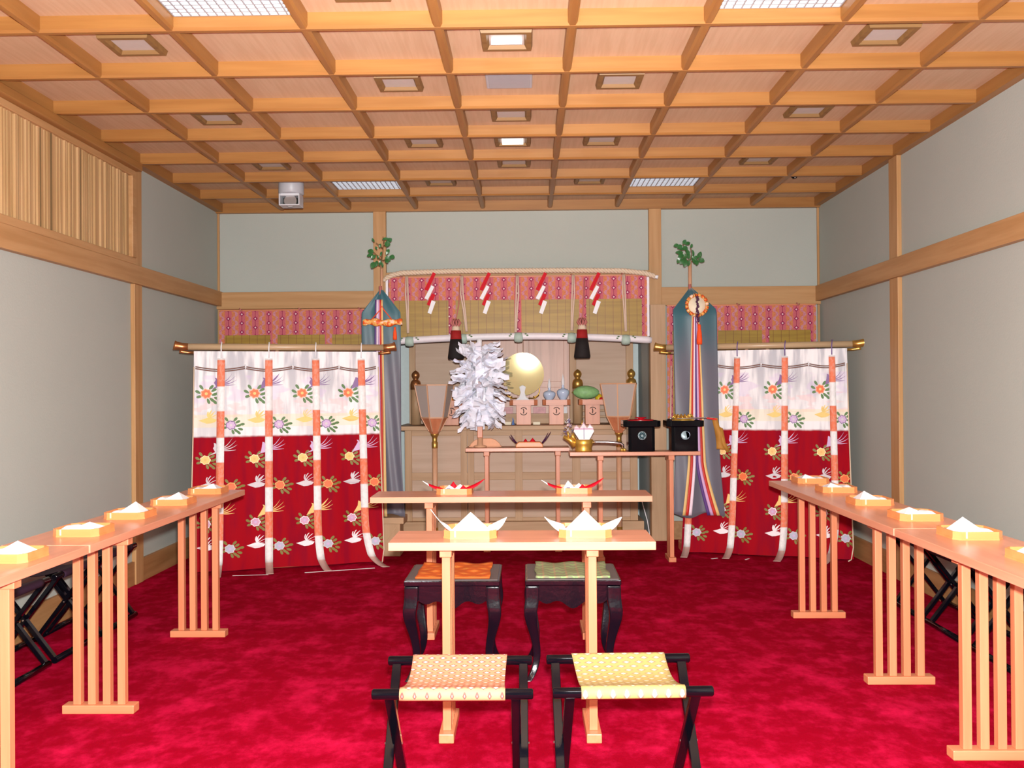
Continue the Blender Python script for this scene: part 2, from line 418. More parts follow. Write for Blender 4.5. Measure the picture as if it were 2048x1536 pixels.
trim('trim_z', -W2, -W2+.018, YB-.018, YB, 2.13, ZC-.01); trim('trim_z', W2-.018, W2, YB-.018, YB, 2.14, ZC-.01)
for s_, nm in ((-1, 'baseboard_left'), (1, 'baseboard_right')):
    struct(nm, 'skirt', *sorted((s_*W2, s_*(W2-.02))), YF, YB, 0, .155)
b = MB(); b.box(-W2, -1.25, YB-.02, YB, 0, .155); b.box(1.25, W2, YB-.02, YB, 0, .155)
tag(b.build('baseboard_back', 'skirt'), kind='structure')
# slatted timber panel high on the left wall
sl = struct('trim_20', 'trim_y', -W2, -W2+.012, YF, 6.13, 2.135, ZC-.006)
b = MB(); y = 6.06
while y > YF:
    wd = R_.choice((.014, .02, .026)); b.box(-W2+.012, -W2+R_.choice((.026, .03, .034)), y-wd, y, 2.18, 2.72); y -= wd+.012
b.build('slat_row', 'slat', sl)
b = MB(); b.box(-W2+.012, -W2+.045, YF, 6.13, 2.135, 2.18); b.box(-W2+.012, -W2+.045, YF, 6.13, 2.72, 2.76)
b.box(-W2+.012, -W2+.05, 6.07, 6.13, 2.18, 2.72); b.build('slat_frame', 'trim_y', sl, bevel=.004)
b = MB(); b.box(-W2+.012, -W2+.085, YF, 6.15, 2.76, ZC-.006); b.build('slat_cornice', 'beam_y', sl, bevel=.008)
# ================================================================ CEILING FITTINGS
def cell(i, j): return ((i-4.0)*.57, YB-.57*(j+.5))
def lamp_box():
    t = empty('ceiling_lamp', label='x', cat='ceiling lamp', group='small square wood-framed ceiling lamps')
    b = MB(); o, n, h = .118, .080, .024
    for sx, sy in ((1, 0), (-1, 0), (0, 1), (0, -1)):
        # bevelled picture-frame limb: outer edge, lower lip, inner edge
        def q(r, u, z): return (sx*r+sy*u, sy*r+sx*u, z)
        P = [[q(o, -o, 0), q(o, o, 0)], [q(o-.006, -o+.006, -h), q(o-.006, o-.006, -h)], [q(n+.010, -n-.010, -h), q(n+.010, n+.010, -h)], [q(n, -n, -.006), q(n, n, -.006)]]
        b.grid(P, None, False)
    b.build('lamp_frame', 'frame', t)
    MB().box(-n, n, -n, n, -.008, -.002).build('glass_pane', 'pane', t)
    return t
lp = lamp_box()
LAMPS = [((1, 6), 'left column of lamps, nearest the camera'), ((1, 4), 'left column of lamps, second from the front'), ((1, 2), 'left column of lamps, beside the grey spotlight'),
 ((7, 6), 'right column of lamps, nearest the camera'), ((7, 4), 'right column of lamps, second from the front'), ((7, 2), 'right column of lamps, farthest back'),
 ((3, 5), 'just left of the grey ceiling plate'), ((5, 5), 'just right of the grey ceiling plate'), ((3, 3), 'left of the bright lit lamp'), ((5, 3), 'right of the bright lit lamp'),
 ((3, 1), 'near the altar wall, left of centre'), ((5, 1), 'near the altar wall, right of centre'),
 ((4, 4), 'on the centre line between the grey plate and the lit lamp'), ((4, 2), 'on the centre line just behind the lit lamp'),
 ((3, 7), 'cut by the top edge of the picture, left of centre')]
for k, ((i, j), s_) in enumerate(LAMPS):
    x, y = cell(i, j); place(lp, k == 0, (x, y, PZ), 0, 'square wood-framed ceiling lamp '+s_)
for (i, j), s_ in (((4, 6), 'square wood-framed ceiling lamp on the centre line nearest the camera, with bright strip'), ((4, 3), 'brightly lit white ceiling lamp on the centre line')):
    t = empty('ceiling_lamp', (*cell(i, j), PZ), label=s_, cat='ceiling lamp', group='small square wood-framed ceiling lamps')
    for c in kids(lp):
        d = c.copy(); COL.objects.link(d); d.parent = t
        if c.name.startswith('glass'):
            d.data = c.data.copy(); d.data.materials[0] = M['pane']
    if j == 6: MB().box(-.07, .07, -.0, .018, -.028, -.009).build('lit_tube', 'lit', t)
    else: MB().box(-.068, .068, -.068, .068, -.022, -.009).build('lit_tube', 'lit', t)
def louvre():
    t = empty('louvred_light', label='x', cat='ceiling light', group='louvred fluorescent ceiling lights')
    MB().box(-.262, .262, -.262, .262, -.006, -.001).build('diffuser', 'tube', t)
    b = MB()
    for k in range(15):
        p = -.26+k*.52/14; b.box(p-.0028, p+.0028, -.26, .26, -.012, -.006); b.box(-.26, .26, p-.0028, p+.0028, -.012, -.006)
    b.build('louvre_grid', 'louv', t); return t
lv = louvre()
for k, ((i, j), s_) in enumerate((((2, 7), 'at the top edge of the picture, left'), ((6, 7), 'at the top edge of the picture, right'), ((2, 1), 'near the altar wall, right of the spotlight'), ((6, 1), 'near the altar wall, on the right side'))):
    x, y = cell(i, j); o = place(lv, k == 0, (x, y, PZ), 0, 'square white louvred ceiling light '+s_)
    if j == 1:
        for c in kids(o):
            if c.name.startswith('diffuser'): c.data = c.data.copy(); c.data.materials[0] = M['tube_far']
t = empty('ceiling_plate', (*cell(4, 5), PZ), label='blank grey rectangular plate with rounded corners set in the ceiling centre', cat='ceiling plate')
MB().box(-.12, .12, -.12, .12, -.012, 0).build('cover_plate', 'grey', t, bevel=.010)
MB().box(-.105, .105, -.105, .105, -.015, -.012).build('inner_plate', plain('plate_grey', (.36, .38, .42), .3), t, bevel=.002)
# spotlight hanging near the left
t = empty('ceiling_spotlight', (-1.70, 7.0, PZ), label='grey round ceiling spotlight with a square swivel lamp head, upper left', cat='spotlight')
MB().lathe([(.0, 0), (.092, 0), (.095, -.03), (.095, -.105), (.088, -.113), (0, -.113)], seg=28).build('housing', 'grey', t)
b = MB(); b.box(-.078, .078, -.07, .06, -.205, -.196); b.box(-.078, -.070, -.07, .06, -.198, -.115); b.box(.070, .078, -.07, .06, -.198, -.115); b.box(-.078, .078, .05, .06, -.198, -.115); b.box(-.07, .07, -.06, .05, -.130, -.113)
hd = b.build('lamp_head', plain('spot_white', (.62, .64, .68), .35), t, bevel=.003)
MB().lathe([(.0, 0), (.020, .0), (.048, -.03), (.05, -.03)], m='steel', mat=Matrix.Translation((0, .0, -.165)) @ Matrix.Rotation(math.radians(90), 4, 'X') @ Matrix.Scale(-1, 4, (0, 0, 1)), seg=20).build('reflector', None, hd)
MB().box(-.07, .07, .035, .05, -.196, -.13).build('dark_back', 'dark', hd)
t = empty('smoke_detector', (2.075, 6.90, PZ-.022), label='tiny black round detector on the ceiling near the right wall', cat='detector')
MB().lathe([(0, .022), (.020, .022), (.022, 0), (.024, -.018), (.014, -.032), (0, -.034)], seg=18).build('dome', 'blk', t)
MB().lathe([(0, 0), (.008, 0), (.006, -.006), (0, -.008)], c=(0, -.016, -.026), seg=10).build('lens', 'steel', t)

# ================================================================ TRESTLE TABLES
def trestle(parent, x, y, H, along='x', L=.29):
    """a frame of four slats on a foot bar; along = direction of the foot bar"""
    t = empty('trestle', (x, y, 0), 0 if along == 'x' else PI/2); t.parent = parent
    mx, mz = ('hinoki_x', 'hinoki_z')
    MB().box(-L/2, L/2, -.0275, .0275, 0, .034).build('foot_bar', mx, t, bevel=.003)
    MB().box(-L*.43, L*.43, -.0225, .0225, H-.036, H).build('top_bar', mx, t, bevel=.003)
    for k in range(4):
        px = -L*.31+k*L*.62/3*1.0
        MB().box(px-.0155, px+.0155, -.0155, .0155, .034, H-.036).build('post', mz, t, bevel=.002)
    return t
def table(name, label, x0, x1, y0, y1, top, frames, th=.03, group=None, along='x', L=.29):
    cx, cy = (x0+x1)/2, (y0+y1)/2
    t = empty(name, (cx, cy, 0), label=label, cat='table', group=group)
    MB().box(x0-cx, x1-cx, y0-cy, y1-cy, top-th, top).build('tabletop', 'top_x' if x1-x0 > y1-y0 else 'top_y', t, bevel=.002)
    for fx, fy in frames: trestle(t, fx-cx, fy-cy, top-th, along, L)
    return t
G = 'narrow plain-wood trestle tables'
table('narrow_table', 'short narrow wooden table nearest the camera, behind the two folding stools', -.423, .540, 3.33, 3.61, .74, [(-.222, 3.515), (.317, 3.515)], group=G, along='y', L=.28)
table('narrow_table', 'long narrow wooden table standing crosswise behind the two square black stools', -.728, .716, 4.73, 5.01, .74, [(-.432, 4.905), (.385, 4.900)], group=G, along='y', L=.28)
table('narrow_table', 'narrow wooden side table along the left wall, farther one', -1.82, -1.495, 3.31, 5.135, .74, [(-1.655, 4.855), (-1.648, 3.715)], group=G)
table('narrow_table', 'narrow wooden side table along the left wall, nearer one', -1.82, -1.495, 1.46, 3.30, .74, [(-1.655, 2.90), (-1.655, 1.80)], group=G)
table('narrow_table', 'narrow wooden side table along the right wall, farther one', 1.495, 1.83, 3.61, 5.46, .74, [(1.70, 5.215), (1.69, 4.06)], group=G)
table('narrow_table', 'narrow wooden side table along the right wall, nearer one', 1.495, 1.83, 1.75, 3.60, .74, [(1.685, 3.245), (1.685, 2.05)], group=G)
table('offering_table', 'wooden table in front of the altar on the left, carrying the white paper wand', -.410, .412, 7.30, 7.56, .822, [(-.245, 7.43), (.32, 7.43)], th=.028, along='y', L=.24)
table('offering_table', 'wooden table on the right before the altar, carrying two black stands', .393, 1.355, 6.85, 7.06, .817, [(.62, 6.955), (1.145, 6.955)], th=.028, along='y', L=.195)

# ================================================================ TRAYS WITH FOLDED PAPER
def oct_(r, c): return [(-r+c, -r), (r-c, -r), (r, -r+c), (r, r-c), (r-c, r), (-r+c, r), (-r, r-c), (-r, -r+c)]
def tray_proto():
    t = empty('offering_tray', label='x', cat='tray', group='square wooden trays with cut corners')
    MB().prism(oct_(.090, .024), 0, .007).build('tray_base', 'tray', t)
    b = MB(); o, n = oct_(.0885, .023), oct_(.0835, .021); i = 8
    b.grid([[(*p, .006) for p in o], [(*p, .030) for p in o], [(*p, .030) for p in n], [(*p, .006) for p in n]], None, False, True)
    b.build('rim', 'tray', t)
    s_ = MB(); s_.box(-.052, -.046, -.0895, -.0880, .004, .030).build('joint_strip', plain('pale_joint', (.85, .60, .35), .35), t)
    return t
tp = tray_proto(); tfirst = [True]
def tray(x, y, rz, label, sc=1.0):
    o = place(tp, tfirst[0], (x, y, .7402), rz, label, scale=(sc, sc, 1)); tfirst[0] = False; return o
def side_paper(x, y, flip, hgt, label, curl=0, seed=0):
    """a creased sheet standing up at one corner of the tray"""
    t = empty('folded_paper', (x, y, .7402+.0078), 0, label, 'folded paper', 'white papers on the side trays')
    q = -flip; h = hgt*.82+.014
    A, B_, P_, C_, D_ = (q*-.034, -.068, .013), (q*.070, -.062, .013), (q*.036, -.030, h), (q*.060, .050, .013), (q*-.030, .052, .013)
    b = MB()
    def tri(p0, p1, p2, sag=0):
        # a softly bowed triangular facet of the sheet
        p0, p1, p2 = Vector(p0), Vector(p1), Vector(p2); n = 6
        rows = [[p0+(p1-p0)*(i/n)+(p2-p0-(p1-p0)*(i/n))*0 for i in range(n+1)]]
        for j in range(1, n+1):
            t_ = j/n; a_ = p0.lerp(p2, t_); c_ = p1.lerp(p2, t_); rows.append([a_.lerp(c_, i/n)-Vector((0, 0, sag*math.sin(t_*PI))) for i in range(n+1)])
        b.grid(rows, None, False)
    tri(A, B_, P_); tri(A, D_, P_, .006); tri(B_, C_, P_); tri(D_, C_, P_, .004)
    b.sheet(lambda u, v: (q*(-.072+.045*u), -.066+.12*v, .013+(.014+.004*curl)*math.sin(u*PI*.9)*min(1, v*5)*(1-.5*v)), 10, 8)
    b.build('sheet', 'white', t, solid=.0012)
    def Q(u, v): return (-.070+.14*u, -.062+.124*v, .006+.010*math.sin(u*7+seed)*v)
    MB().sheet(Q, 14, 6).build('under_sheet', 'wpink', t, solid=.0012)
    return t
LT = [(-1.648, 4.990, .036, 'farthest'), (-1.653, 4.510, .046, 'second from the far end'), (-1.665, 4.045, .060, 'third from the far end'), (-1.645, 3.578, .034, 'fourth from the far end'), (-1.63, 3.045, .052, 'nearest, cut by the picture edge')]
for k, (x, y, h, s_) in enumerate(LT):
    tray(x, y, 0, 'square wooden tray on the left side table, '+s_)
    side_paper(x, y, -1, h, 'white folded paper in the left-table tray, '+s_, curl=(k % 2), seed=k)
RT = [(1.705, 5.43-.0, .032, 'farthest'), (1.698, 4.892, .030, 'second from the far end'), (1.682, 4.370, .050, 'third from the far end'), (1.688, 3.876, .036, 'fourth from the far end'), (1.690, 3.410, .066, 'fifth from the far end'), (1.70, 2.935, .058, 'nearest, cut by the picture edge')]
for k, (x, y, h, s_) in enumerate(RT):
    if k == 0: y = 5.36
    tray(x, y, 0, 'square wooden tray on the right side table, '+s_)
    side_paper(x, y, 1, h, 'white folded paper in the right-table tray, '+s_, curl=(k % 2), seed=k+3)
def wing(parent, base, tip, wid, lift, m, name='wing', tipm=None):
    bs, tp_ = Vector(base), Vector(tip); d = tp_-bs; perp = Vector((0, 1, 0))
    b = MB(); rows = []
    N = 10
    for k in range(N+1):
        u = k/N; c = bs+d*u+Vector((0, 0, -lift*math.sin(u*PI))); ww = wid*math.sin(PI*min(1, .22+.78*u)**.9)**.8 if u < 1 else .0008
        nn_ = Vector((-d.z, .35*d.length, abs(d.x))).normalized(); rows.append([c+nn_*ww*.55+Vector((0, .006*math.sin(u*PI), 0)), c, c-nn_*ww*.45])
    if tipm:
        b.grid(rows[:8], m); b.grid(rows[7:], tipm)
    else: b.grid(rows, m)
    return b.build(name, None, parent, solid=.0015)
def peak(parent, x0, x1, xp, zp, y, m, name='peaked_sheet', z0=.012):
    b = MB()
    def P(u, v):
        a = x0+(x1-x0)*u; e = (1-(xp-a)/(xp-x0)) if a < xp else (1-(a-xp)/(x1-xp))
        return (a, y+.012*v, z0-.004+(zp-z0+.004)*(e*.96+.04)*v)
    b.sheet(P, 24, 4); 
    return b.build(name, m, parent, solid=.0015)
# two trays on the nearest table
for cx, cy, s_, l, r in ((-.133, 3.50, 'left', (-.150, .093), (.135, .062)), (.293, 3.505, 'right', (-.150, .062), (.140, .060))):
    tray(cx, cy, 0, 'square wooden tray on the table nearest the camera, '+s_+' one', sc=1.10)
    t = empty('folded_paper', (cx, cy, .7482), 0, 'big white peaked paper with two wings in the '+s_+' tray of the nearest table', 'folded paper', 'winged white papers on the nearest table')
    peak(t, -.078, .078, 0, .088 if s_ == 'right' else .083, -.045, 'white')
    wing(t, (-.070, -.04, .018), (l[0], -.03, l[1]), .046, .012, 'white'); wing(t, (.070, -.04, .018), (r[0], -.03, r[1]), .030, .008, 'white')
    MB().sheet(lambda u, v: (-.074+.148*u, -.07+.14*v, .006+.008*math.sin(u*9)*v), 12, 6).build('under_sheet', 'wpink', t, solid=.0012)
# two trays on the second table
for cx, cy, s_ in ((-.305, 4.915, 'left'), (.324, 4.93, 'right')):
    tray(cx, cy, 0, 'square wooden tray on the long crosswise table, '+s_+' one', sc=1.04)
    t = empty('folded_paper', (cx, cy, .7482), 0, 'red and white papers with red wings in the '+s_+' tray of the long table', 'folded paper', 'red-winged papers on the long table')
    sgn = -1 if s_ == 'left' else 1
    peak(t, -.06, .012, -.030, .036 if s_ == 'left' else .055, -.03, 'white'); peak(t, -.01, .062, .028, .040, -.02, 'white')
    peak(t, -.040, .020, -.010, .052 if s_ == 'left' else .030, .0, 'red', 'red_sheet'); peak(t, .02, .075, .045, .036, -.045, 'red', 'red_sheet')
    wing(t, (-.060, -.03, .012), (-.172, -.02, .058), .020, .008, 'red', tipm='white'); wing(t, (.055, -.03, .012), (.160, -.02, .068), .018, .008, 'red')
    MB().lathe([(0, 0), (.010, .002), (.012, .010), (.008, .014), (0, .013)], c=(-.03, -.06, .008), seg=12).build('small_bead', 'violet', t)

# ================================================================ BLACK SQUARE STOOLS
def cabriole(parent, sx, sy, hx, hy):
    """S-curved leg at corner (sx,sy)"""
    prof = [(0.000, .420, .034), (.000, .36, .034), (.006, .33, .034), (.010, .295, .032), (.004, .25, .027), (-.010, .19, .021), (-.020, .13, .019), (-.018, .08, .017), (-.004, .035, .016), (.012, .010, .015), (.020, .0, .014)]
    b = MB(); rows = []
    for o, z, w_ in prof:
        cx, cy = sx*(hx-.032+o), sy*(hy-.032+o)
        rows.append([(cx-w_*.9, cy-w_*.9, z), (cx+w_*.9, cy-w_*.9, z), (cx+w_*.9, cy+w_*.9, z), (cx-w_*.9, cy+w_*.9, z)])
    V = b.grid(rows, None, True, True)
    b.bm.faces.new(V[0]); b.bm.faces.new(V[-1][::-1])
    return b.build('leg', 'blk2', parent, bevel=.003, sub=1)
def stool(x, y, lab, cloth, rz=0):
    hx, hy = .212, .19
    t = empty('square_stool', (x, y, 0), rz, lab, 'stool', 'black square stools with brocade pads')
    MB().box(-hx, hx, -hy, hy, .422, .446).build('seat_board', 'blk2', t, bevel=.004)
    MB().box(-hx+.01, hx-.01, -hy+.01, hy-.01, .446, .449).build('board_inlay', plain('worn_black', (.10, .085, .085), .5), t)
    def P(u, v):
        return (-.165+.33*u+.004*math.sin(v*9), -.165+.345*v, .452+.004*math.sin(u*13+1)*math.sin(v*8)+.002)
    MB().sheet(P, 24, 20).build('pad', cloth, t, solid=.007)
    for sx in (-1, 1):
        for sy in (-1, 1): cabriole(t, sx, sy, hx, hy)
    def apron(L):
        n = 24; top = [(L*(k/n-.5), .422) for k in range(n+1)]
        bot = []
        for k in range(n+1):
            u = abs(k/n-.5)*2; bot.append((L*(k/n-.5), .345-.018*math.cos(u*PI*1.0)*(1 if u < .5 else .3)-.012*math.cos(u*PI*3)))
        return top, bot
    for ang, L, off in ((0, 2*hx-.07, hy-.03), (PI, 2*hx-.07, hy-.03), (PI/2, 2*hy-.07, hx-.03), (-PI/2, 2*hy-.07, hx-.03)):
        top, bot = apron(L); mt = Matrix.Rotation(ang, 4, 'Z')
        b = MB(); b.grid([[mt @ Vector((p[0], -off, p[1])) for p in top], [mt @ Vector((p[0], -off, p[1])) for p in bot], [mt @ Vector((p[0], -off+.016, p[1])) for p in bot], [mt @ Vector((p[0], -off+.016, p[1])) for p in top]], None, False)
        b.build('apron', 'blk2', t)
    return t
stool(-.257, 4.27, 'square black curved-leg stool with an orange brocade pad', 'seatO')
stool(.278, 4.275, 'square black curved-leg stool with a green wave-patterned pad', 'seatG')

# ================================================================ FOLDING STOOLS
def folding(loc, rz, lab, cloth, grp, L=.467, W=.33, H=.41, cw=.305, label2=None):
    t = empty('folding_stool', loc, rz, lab, 'folding stool', grp)
    hw = W/2; r = .0155
    for s_ in (-1, 1):
        MB().tube([(-L/2, s_*hw, H), (-L/2+.004, s_*hw, H), (L/2-.004, s_*hw, H), (L/2, s_*hw, H)], [r*.8, r, r, r*.8], seg=16).build('seat_rail', 'blk', t)
        MB().tube([(-L/2, s_*hw, r), (L/2, s_*hw, r)], r, seg=12).build('floor_rail', 'blk', t)
    for sx in (-1, 1):
        for s_, off in ((1, .183), (-1, .205)):
            MB().bar((sx*off, -s_*hw, H-.006), (sx*off, s_*hw, .012), .020, .028, up=(1, 0, 0)).build('leg', 'blk', t, bevel=.002)
        MB().tube([(sx*.168, 0, H/2), (sx*.222, 0, H/2)], .004, 'steel', 8).build('bolt', None, t)
    def P(u, v):
        # wraps the two rails and sags between them
        s = -0.12+1.24*v
        if s < 0: a = -s/.12*PI*.9; return ((u-.5)*cw, -hw-math.sin(a)*(r+.003), H+math.cos(a)*(r+.003))
        if s > 1: a = (s-1)/.12*PI*.9; return ((u-.5)*cw, hw+math.sin(a)*(r+.003), H+math.cos(a)*(r+.003))
        return ((u-.5)*cw*(1-.03*math.sin(s*PI)), -hw+W*s, H+r+.003-.030*math.sin(s*PI))
    MB().sheet(P, 12, 50).build('seat_cloth', cloth, t, solid=.0025)
    return t
folding((-.141, 2.845, 0), .005, 'black folding stool with a pink and gold seat cloth, left one in front', 'seatP', 'brocade folding stools in front')
folding((.377, 2.86, 0), math.radians(2.0), 'black folding stool with a yellow and gold seat cloth, right one in front', 'seatY', 'brocade folding stools in front', cw=.302)
fp = None
for k, (x, y, lab) in enumerate(((-2.325, 3.60, 'left wall, nearest'), (-2.325, 4.10, 'left wall, second from the front'), (-2.325, 4.59, 'left wall, third from the front'), (-2.325, 5.06, 'left wall, farthest'),
                                 (2.39, 5.32, 'right wall, farthest'), (2.39, 4.84, 'right wall, second from the far end'), (2.39, 4.36, 'right wall, third from the far end'), (2.39, 3.88, 'right wall, nearest'))):
    lb = 'dark folding stool standing behind the side table, '+lab
    if fp is None: fp = folding((x, y, 0), PI/2, lb, 'blkcloth', 'dark folding stools behind the side tables', L=.44, W=.30, H=.41, cw=.30)
    else: place(fp, False, (x, y, 0), PI/2, lb)
# ================================================================ STANDING CURTAINS
def motif_flower(add, u, z, r, pet, edge, ctr, leaf, rz=0.0, leaves=((.044, -.004, .3), (-.044, .010, 2.6), (.030, -.034, -.7), (.056, -.026, -.3), (-.026, .036, 2.2), (.026, .036, .8), (.040, .020, .5), (.012, -.042, -1.2), (.045, -.046, -.8), (-.036, -.016, 3.4), (.066, .004, .1))):
    for du, dz, an in leaves:
        L, w_ = .0165, .008; k = r/.030
        pts = []
        for j in range(10):
            a = j/10*2*PI; x = L*math.cos(a)*k; y = w_*math.sin(a)*k*(1+.2*math.cos(a))
            pts.append((u+du*k+x*math.cos(an)-y*math.sin(an), z+dz*k+x*math.sin(an)+y*math.cos(an)))
        add(pts, leaf, 0)
    add([(u+r*(1+.09*math.cos(7*a))*math.cos(a), z+r*(1+.09*math.cos(7*a))*math.sin(a)*.92) for a in [j/36*2*PI for j in range(36)]], edge, 1)
    add([(u+r*.82*(1+.12*math.cos(7*a))*math.cos(a), z+r*.82*(1+.12*math.cos(7*a))*math.sin(a)*.92) for a in [j/36*2*PI for j in range(36)]], pet, 2)
    add([(u+r*.28*math.cos(a), z+r*.28*math.sin(a)) for a in [j/12*2*PI for j in range(12)]], ctr, 3)
def motif_phoenix(add, u, z, s, c):
    """standing bird, long tail to the right"""
    body = [(-.030, -.035), (-.048, -.042), (-.010, -.020), (-.022, .002), (-.012, .020), (-.018, .034), (-.006, .030), (.000, .012), (.012, .006), (.026, .022), (.034, .018), (.030, -.006), (.012, -.022), (-.010, -.030)]
    add([(u+x*s, z+y*s) for x, y in body], c, 1)
    for (x0, y0, x1, y1, b_) in ((.028, .0, .105, .045, .012), (.03, -.006, .112, .020, .008), (.03, -.012, .105, -.010, .002), (.030, .004, .085, .060, .010)):
        up, dn = [], []
        for j in range(9):
            q = j/8; x = x0+(x1-x0)*q; y = y0+(y1-y0)*q-b_*math.sin(q*PI); h = .0027*math.sin(PI*min(1, .25+q*.7))
            up.append((u+x*s, z+(y+h)*s)); dn.append((u+x*s, z+(y-h)*s))
        add(up+dn[::-1], c, 1)
def motif_flying(add, u, z, s, c):
    add([(u+x*s, z+y*s) for x, y in ((-.068, -.004), (-.040, .004), (-.018, .012), (.010, .010), (.040, .0), (.030, -.014), (.005, -.022), (-.020, -.024), (-.045, -.014))], c, 1)
    for x1, y1, b_ in ((-.012, .050, .010), (.008, .058, .012), (.030, .052, .012), (.050, .036, .010), (.060, .016, .006)):
        up, dn = [], []
        for j in range(8):
            q = j/7; x = -.005+(x1+.005)*q-b_*math.sin(q*PI)*.8; y = .005+(y1-.005)*q; h = .0030
            up.append((u+(x-h)*s, z+y*s)); dn.append((u+(x+h)*s, z+y*s))
        add(up+dn[::-1], c, 1)
def kicho(P0, ang, Lc, lab, us, side):
    t = empty('standing_curtain', (P0[0], P0[1], 0), ang, lab, 'curtain', 'pair of standing curtains beside the altar')
    zt = 1.572
    def fold(u, z):
        top = max(0, (z-1.30)/.27)
        f = .012*math.sin(u*11+1.3*side)+.005*math.sin(u*27+z*1.2)+top*.006*math.sin(u*85)
        sag = 0
        return -(f*(.5+.5*min(1, (1.6-z))))-.012
    def surf(u, z, off=0):
        spread = (1-z/zt)*.035
        uu = u+(u/Lc-.5)*2*spread if side < 0 else (.165-.10*(1-z/zt))+(Lc-.165+.10*(1-z/zt))*u/Lc+spread*u/Lc
        return (uu, fold(u, z)-off, z)
    b = MB(); nu, nz = 150, 60; z0 = .010
    b.grid([[surf(Lc*i/nu, z0+(zt-z0)*j/nz) for i in range(nu+1)] for j in range(nz+1)], 'kicho')
    def add(pts, m_, lay):
        # embroidery: lies on the cloth, follows the folds
        if not .0 < sum(p[0] for p in pts)/len(pts) < Lc: return
        cx = sum(p[0] for p in pts)/len(pts); cz = sum(p[1] for p in pts)/len(pts)
        pts = [p for p in pts]
        if any(p[0] < .005 or p[0] > Lc-.005 for p in pts): pts = [(min(max(p[0], .004), Lc-.004), p[1]) for p in pts]
        vs_ = [b.bm.verts.new(surf(p[0], p[1], .0016+.0009*lay)) for p in pts]
        try: f = b.bm.faces.new(vs_)
        except ValueError: return
        f.material_index = b.mi(m_)
        r_ = bmesh.ops.triangulate(b.bm, faces=[f])
    for ur in us:
        motif_phoenix(add, ur-.022, 1.345, 1.15, 'm_pu'); motif_flower(add, ur-.098, 1.270, .038, 'm_or', 'm_orl', 'm_ye', 'm_gr')
        motif_flying(add, ur-.070, 1.085, 1.15, 'm_ly'); motif_flower(add, ur+.070, 1.045, .034, 'm_pul', 'm_pu', 'm_si', 'm_gr')
        motif_phoenix(add, ur-.022, .880, 1.2, 'm_si' if ur < .3 else 'm_pul'); motif_flower(add, ur-.098, .800, .034, 'm_ye', 'm_yel', 'm_go', 'm_grd')
        motif_flying(add, ur-.070, .620, 1.15, 'm_si'); motif_flower(add, ur+.075, .605, .034, 'm_or', 'm_go', 'm_or', 'm_grd')
        motif_phoenix(add, ur-.022, .430, 1.15, 'm_ye'); motif_flower(add, ur-.090, .345, .033, 'm_ma', 'm_wh', 'm_pul', 'm_grd')
        motif_flying(add, ur-.070, .185, 1.15, 'm_wh'); motif_flower(add, ur+.070, .165, .034, 'm_bl', 'm_si', 'm_pul', 'm_grd')
    cl = b.build('cloth', None, t)
    # hanging cord in swags, with tufts at the seams
    seams = [0.012]+[(a+c)/2 for a, c in zip(us, us[1:])]+[Lc-.02]
    for a, c in zip(seams, seams[1:]):
        for off in (0, .006):
            pts = []
            for k in range(17):
                q = k/16; u = a+(c-a)*q+.0; p = surf(u, 1.462-off*2.2-.020*math.sin(q*PI), .007); pts.append(p)
            MB().tube(pts, .0048, None, 6).build('swag_cord', plain('brown_swag', (.20, .10, .08), .7) if 'swag' not in M else M['swag'], t)
            M.setdefault('swag', bpy.data.materials.get('brown_swag'))
    b = MB()
    for a in seams[1:-1]:
        for dz in (0,): b.tube([surf(a, 1.476, .010), surf(a+.004, 1.462, .013), surf(a+.002, 1.440, .010)], [.004, .006, .003], None, 8)
    b.build('seam_tuft', 'white', t)
    # ribbons
    for k, ur in enumerate(us):
        wd = .052; b = MB(); rows = []; n = 46
        dx = ((-.01, .0, .055, .12)[k] if side < 0 else (.0, -.03, -.05, -.10)[k])
        for j in range(n+1):
            q = j/n
            if q < .86:
                z = 1.520-(1.520-.05)*q/.86; o = .014; x = ur+dx*max(0, (q-.68)/.18)**2*.35
                rows.append([(surf(x+s_*wd/2, z, o)) for s_ in (-1, 0, 1)])
                last = surf(x, z, o); 
            else:
                e = (q-.86)/.14; x = ur+dx*(.35+.65*e)
                y0 = surf(ur, .06, .014)[1]
                xm = surf(ur+dx*.35, .05, 0)[0]+dx*.65*e; rows.append([(xm+s_*wd/2, y0-.20*e, .05*(1-e)**2+.006) for s_ in (-1, 0, 1)])
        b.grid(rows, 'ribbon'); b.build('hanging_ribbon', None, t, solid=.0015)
        # tie loop over the rod
        um = surf(ur, 1.525, 0)[0]; MB().tube([surf(ur, 1.525, .016), (um, -.035, 1.60), (um+.004, -.012, 1.636), (um+.002, .022, 1.636)], .004, None, 8).build('ribbon_tie', 'white' if side < 0 else 'violet', t)
    # side cords
    for u, s_ in ((.004, -1), (Lc-.004, 1)):
        MB().tube([(u+s_*.004, -.02, 1.46), (u+s_*.012, -.024, 1.0), (u+s_*.026, -.022, .5), (u+s_*.036, -.028, .10), (u+s_*.02, -.045, .012), (u+s_*.0, -.085, .008)], .0045, None, 8).build('edge_cord', 'cream', t)
    # double rod with horn-shaped caps, two posts, foot block
    for zz, yy, ext, r in ((1.604, .010, .125, .024), (1.563, .022, .090, .009)):
        MB().tube([(-ext+.055, yy, zz), (Lc+ext-.055, yy, zz)], r, None, 14).build('rod', 'bamboo', t)
        for s_ in (-1, 1):
            e = -ext if s_ < 0 else Lc+ext
            pts = [(e-s_*.085, yy, zz), (e-s_*.045, yy, zz+.001), (e-s_*.008, yy, zz+.006), (e+s_*.008, yy, zz+.010)]
            MB().tube(pts, [r*1.08, r*1.12, r*1.28, r*1.5], None, 14).build('rod_cap', 'bronze' if side < 0 else 'brass', t)
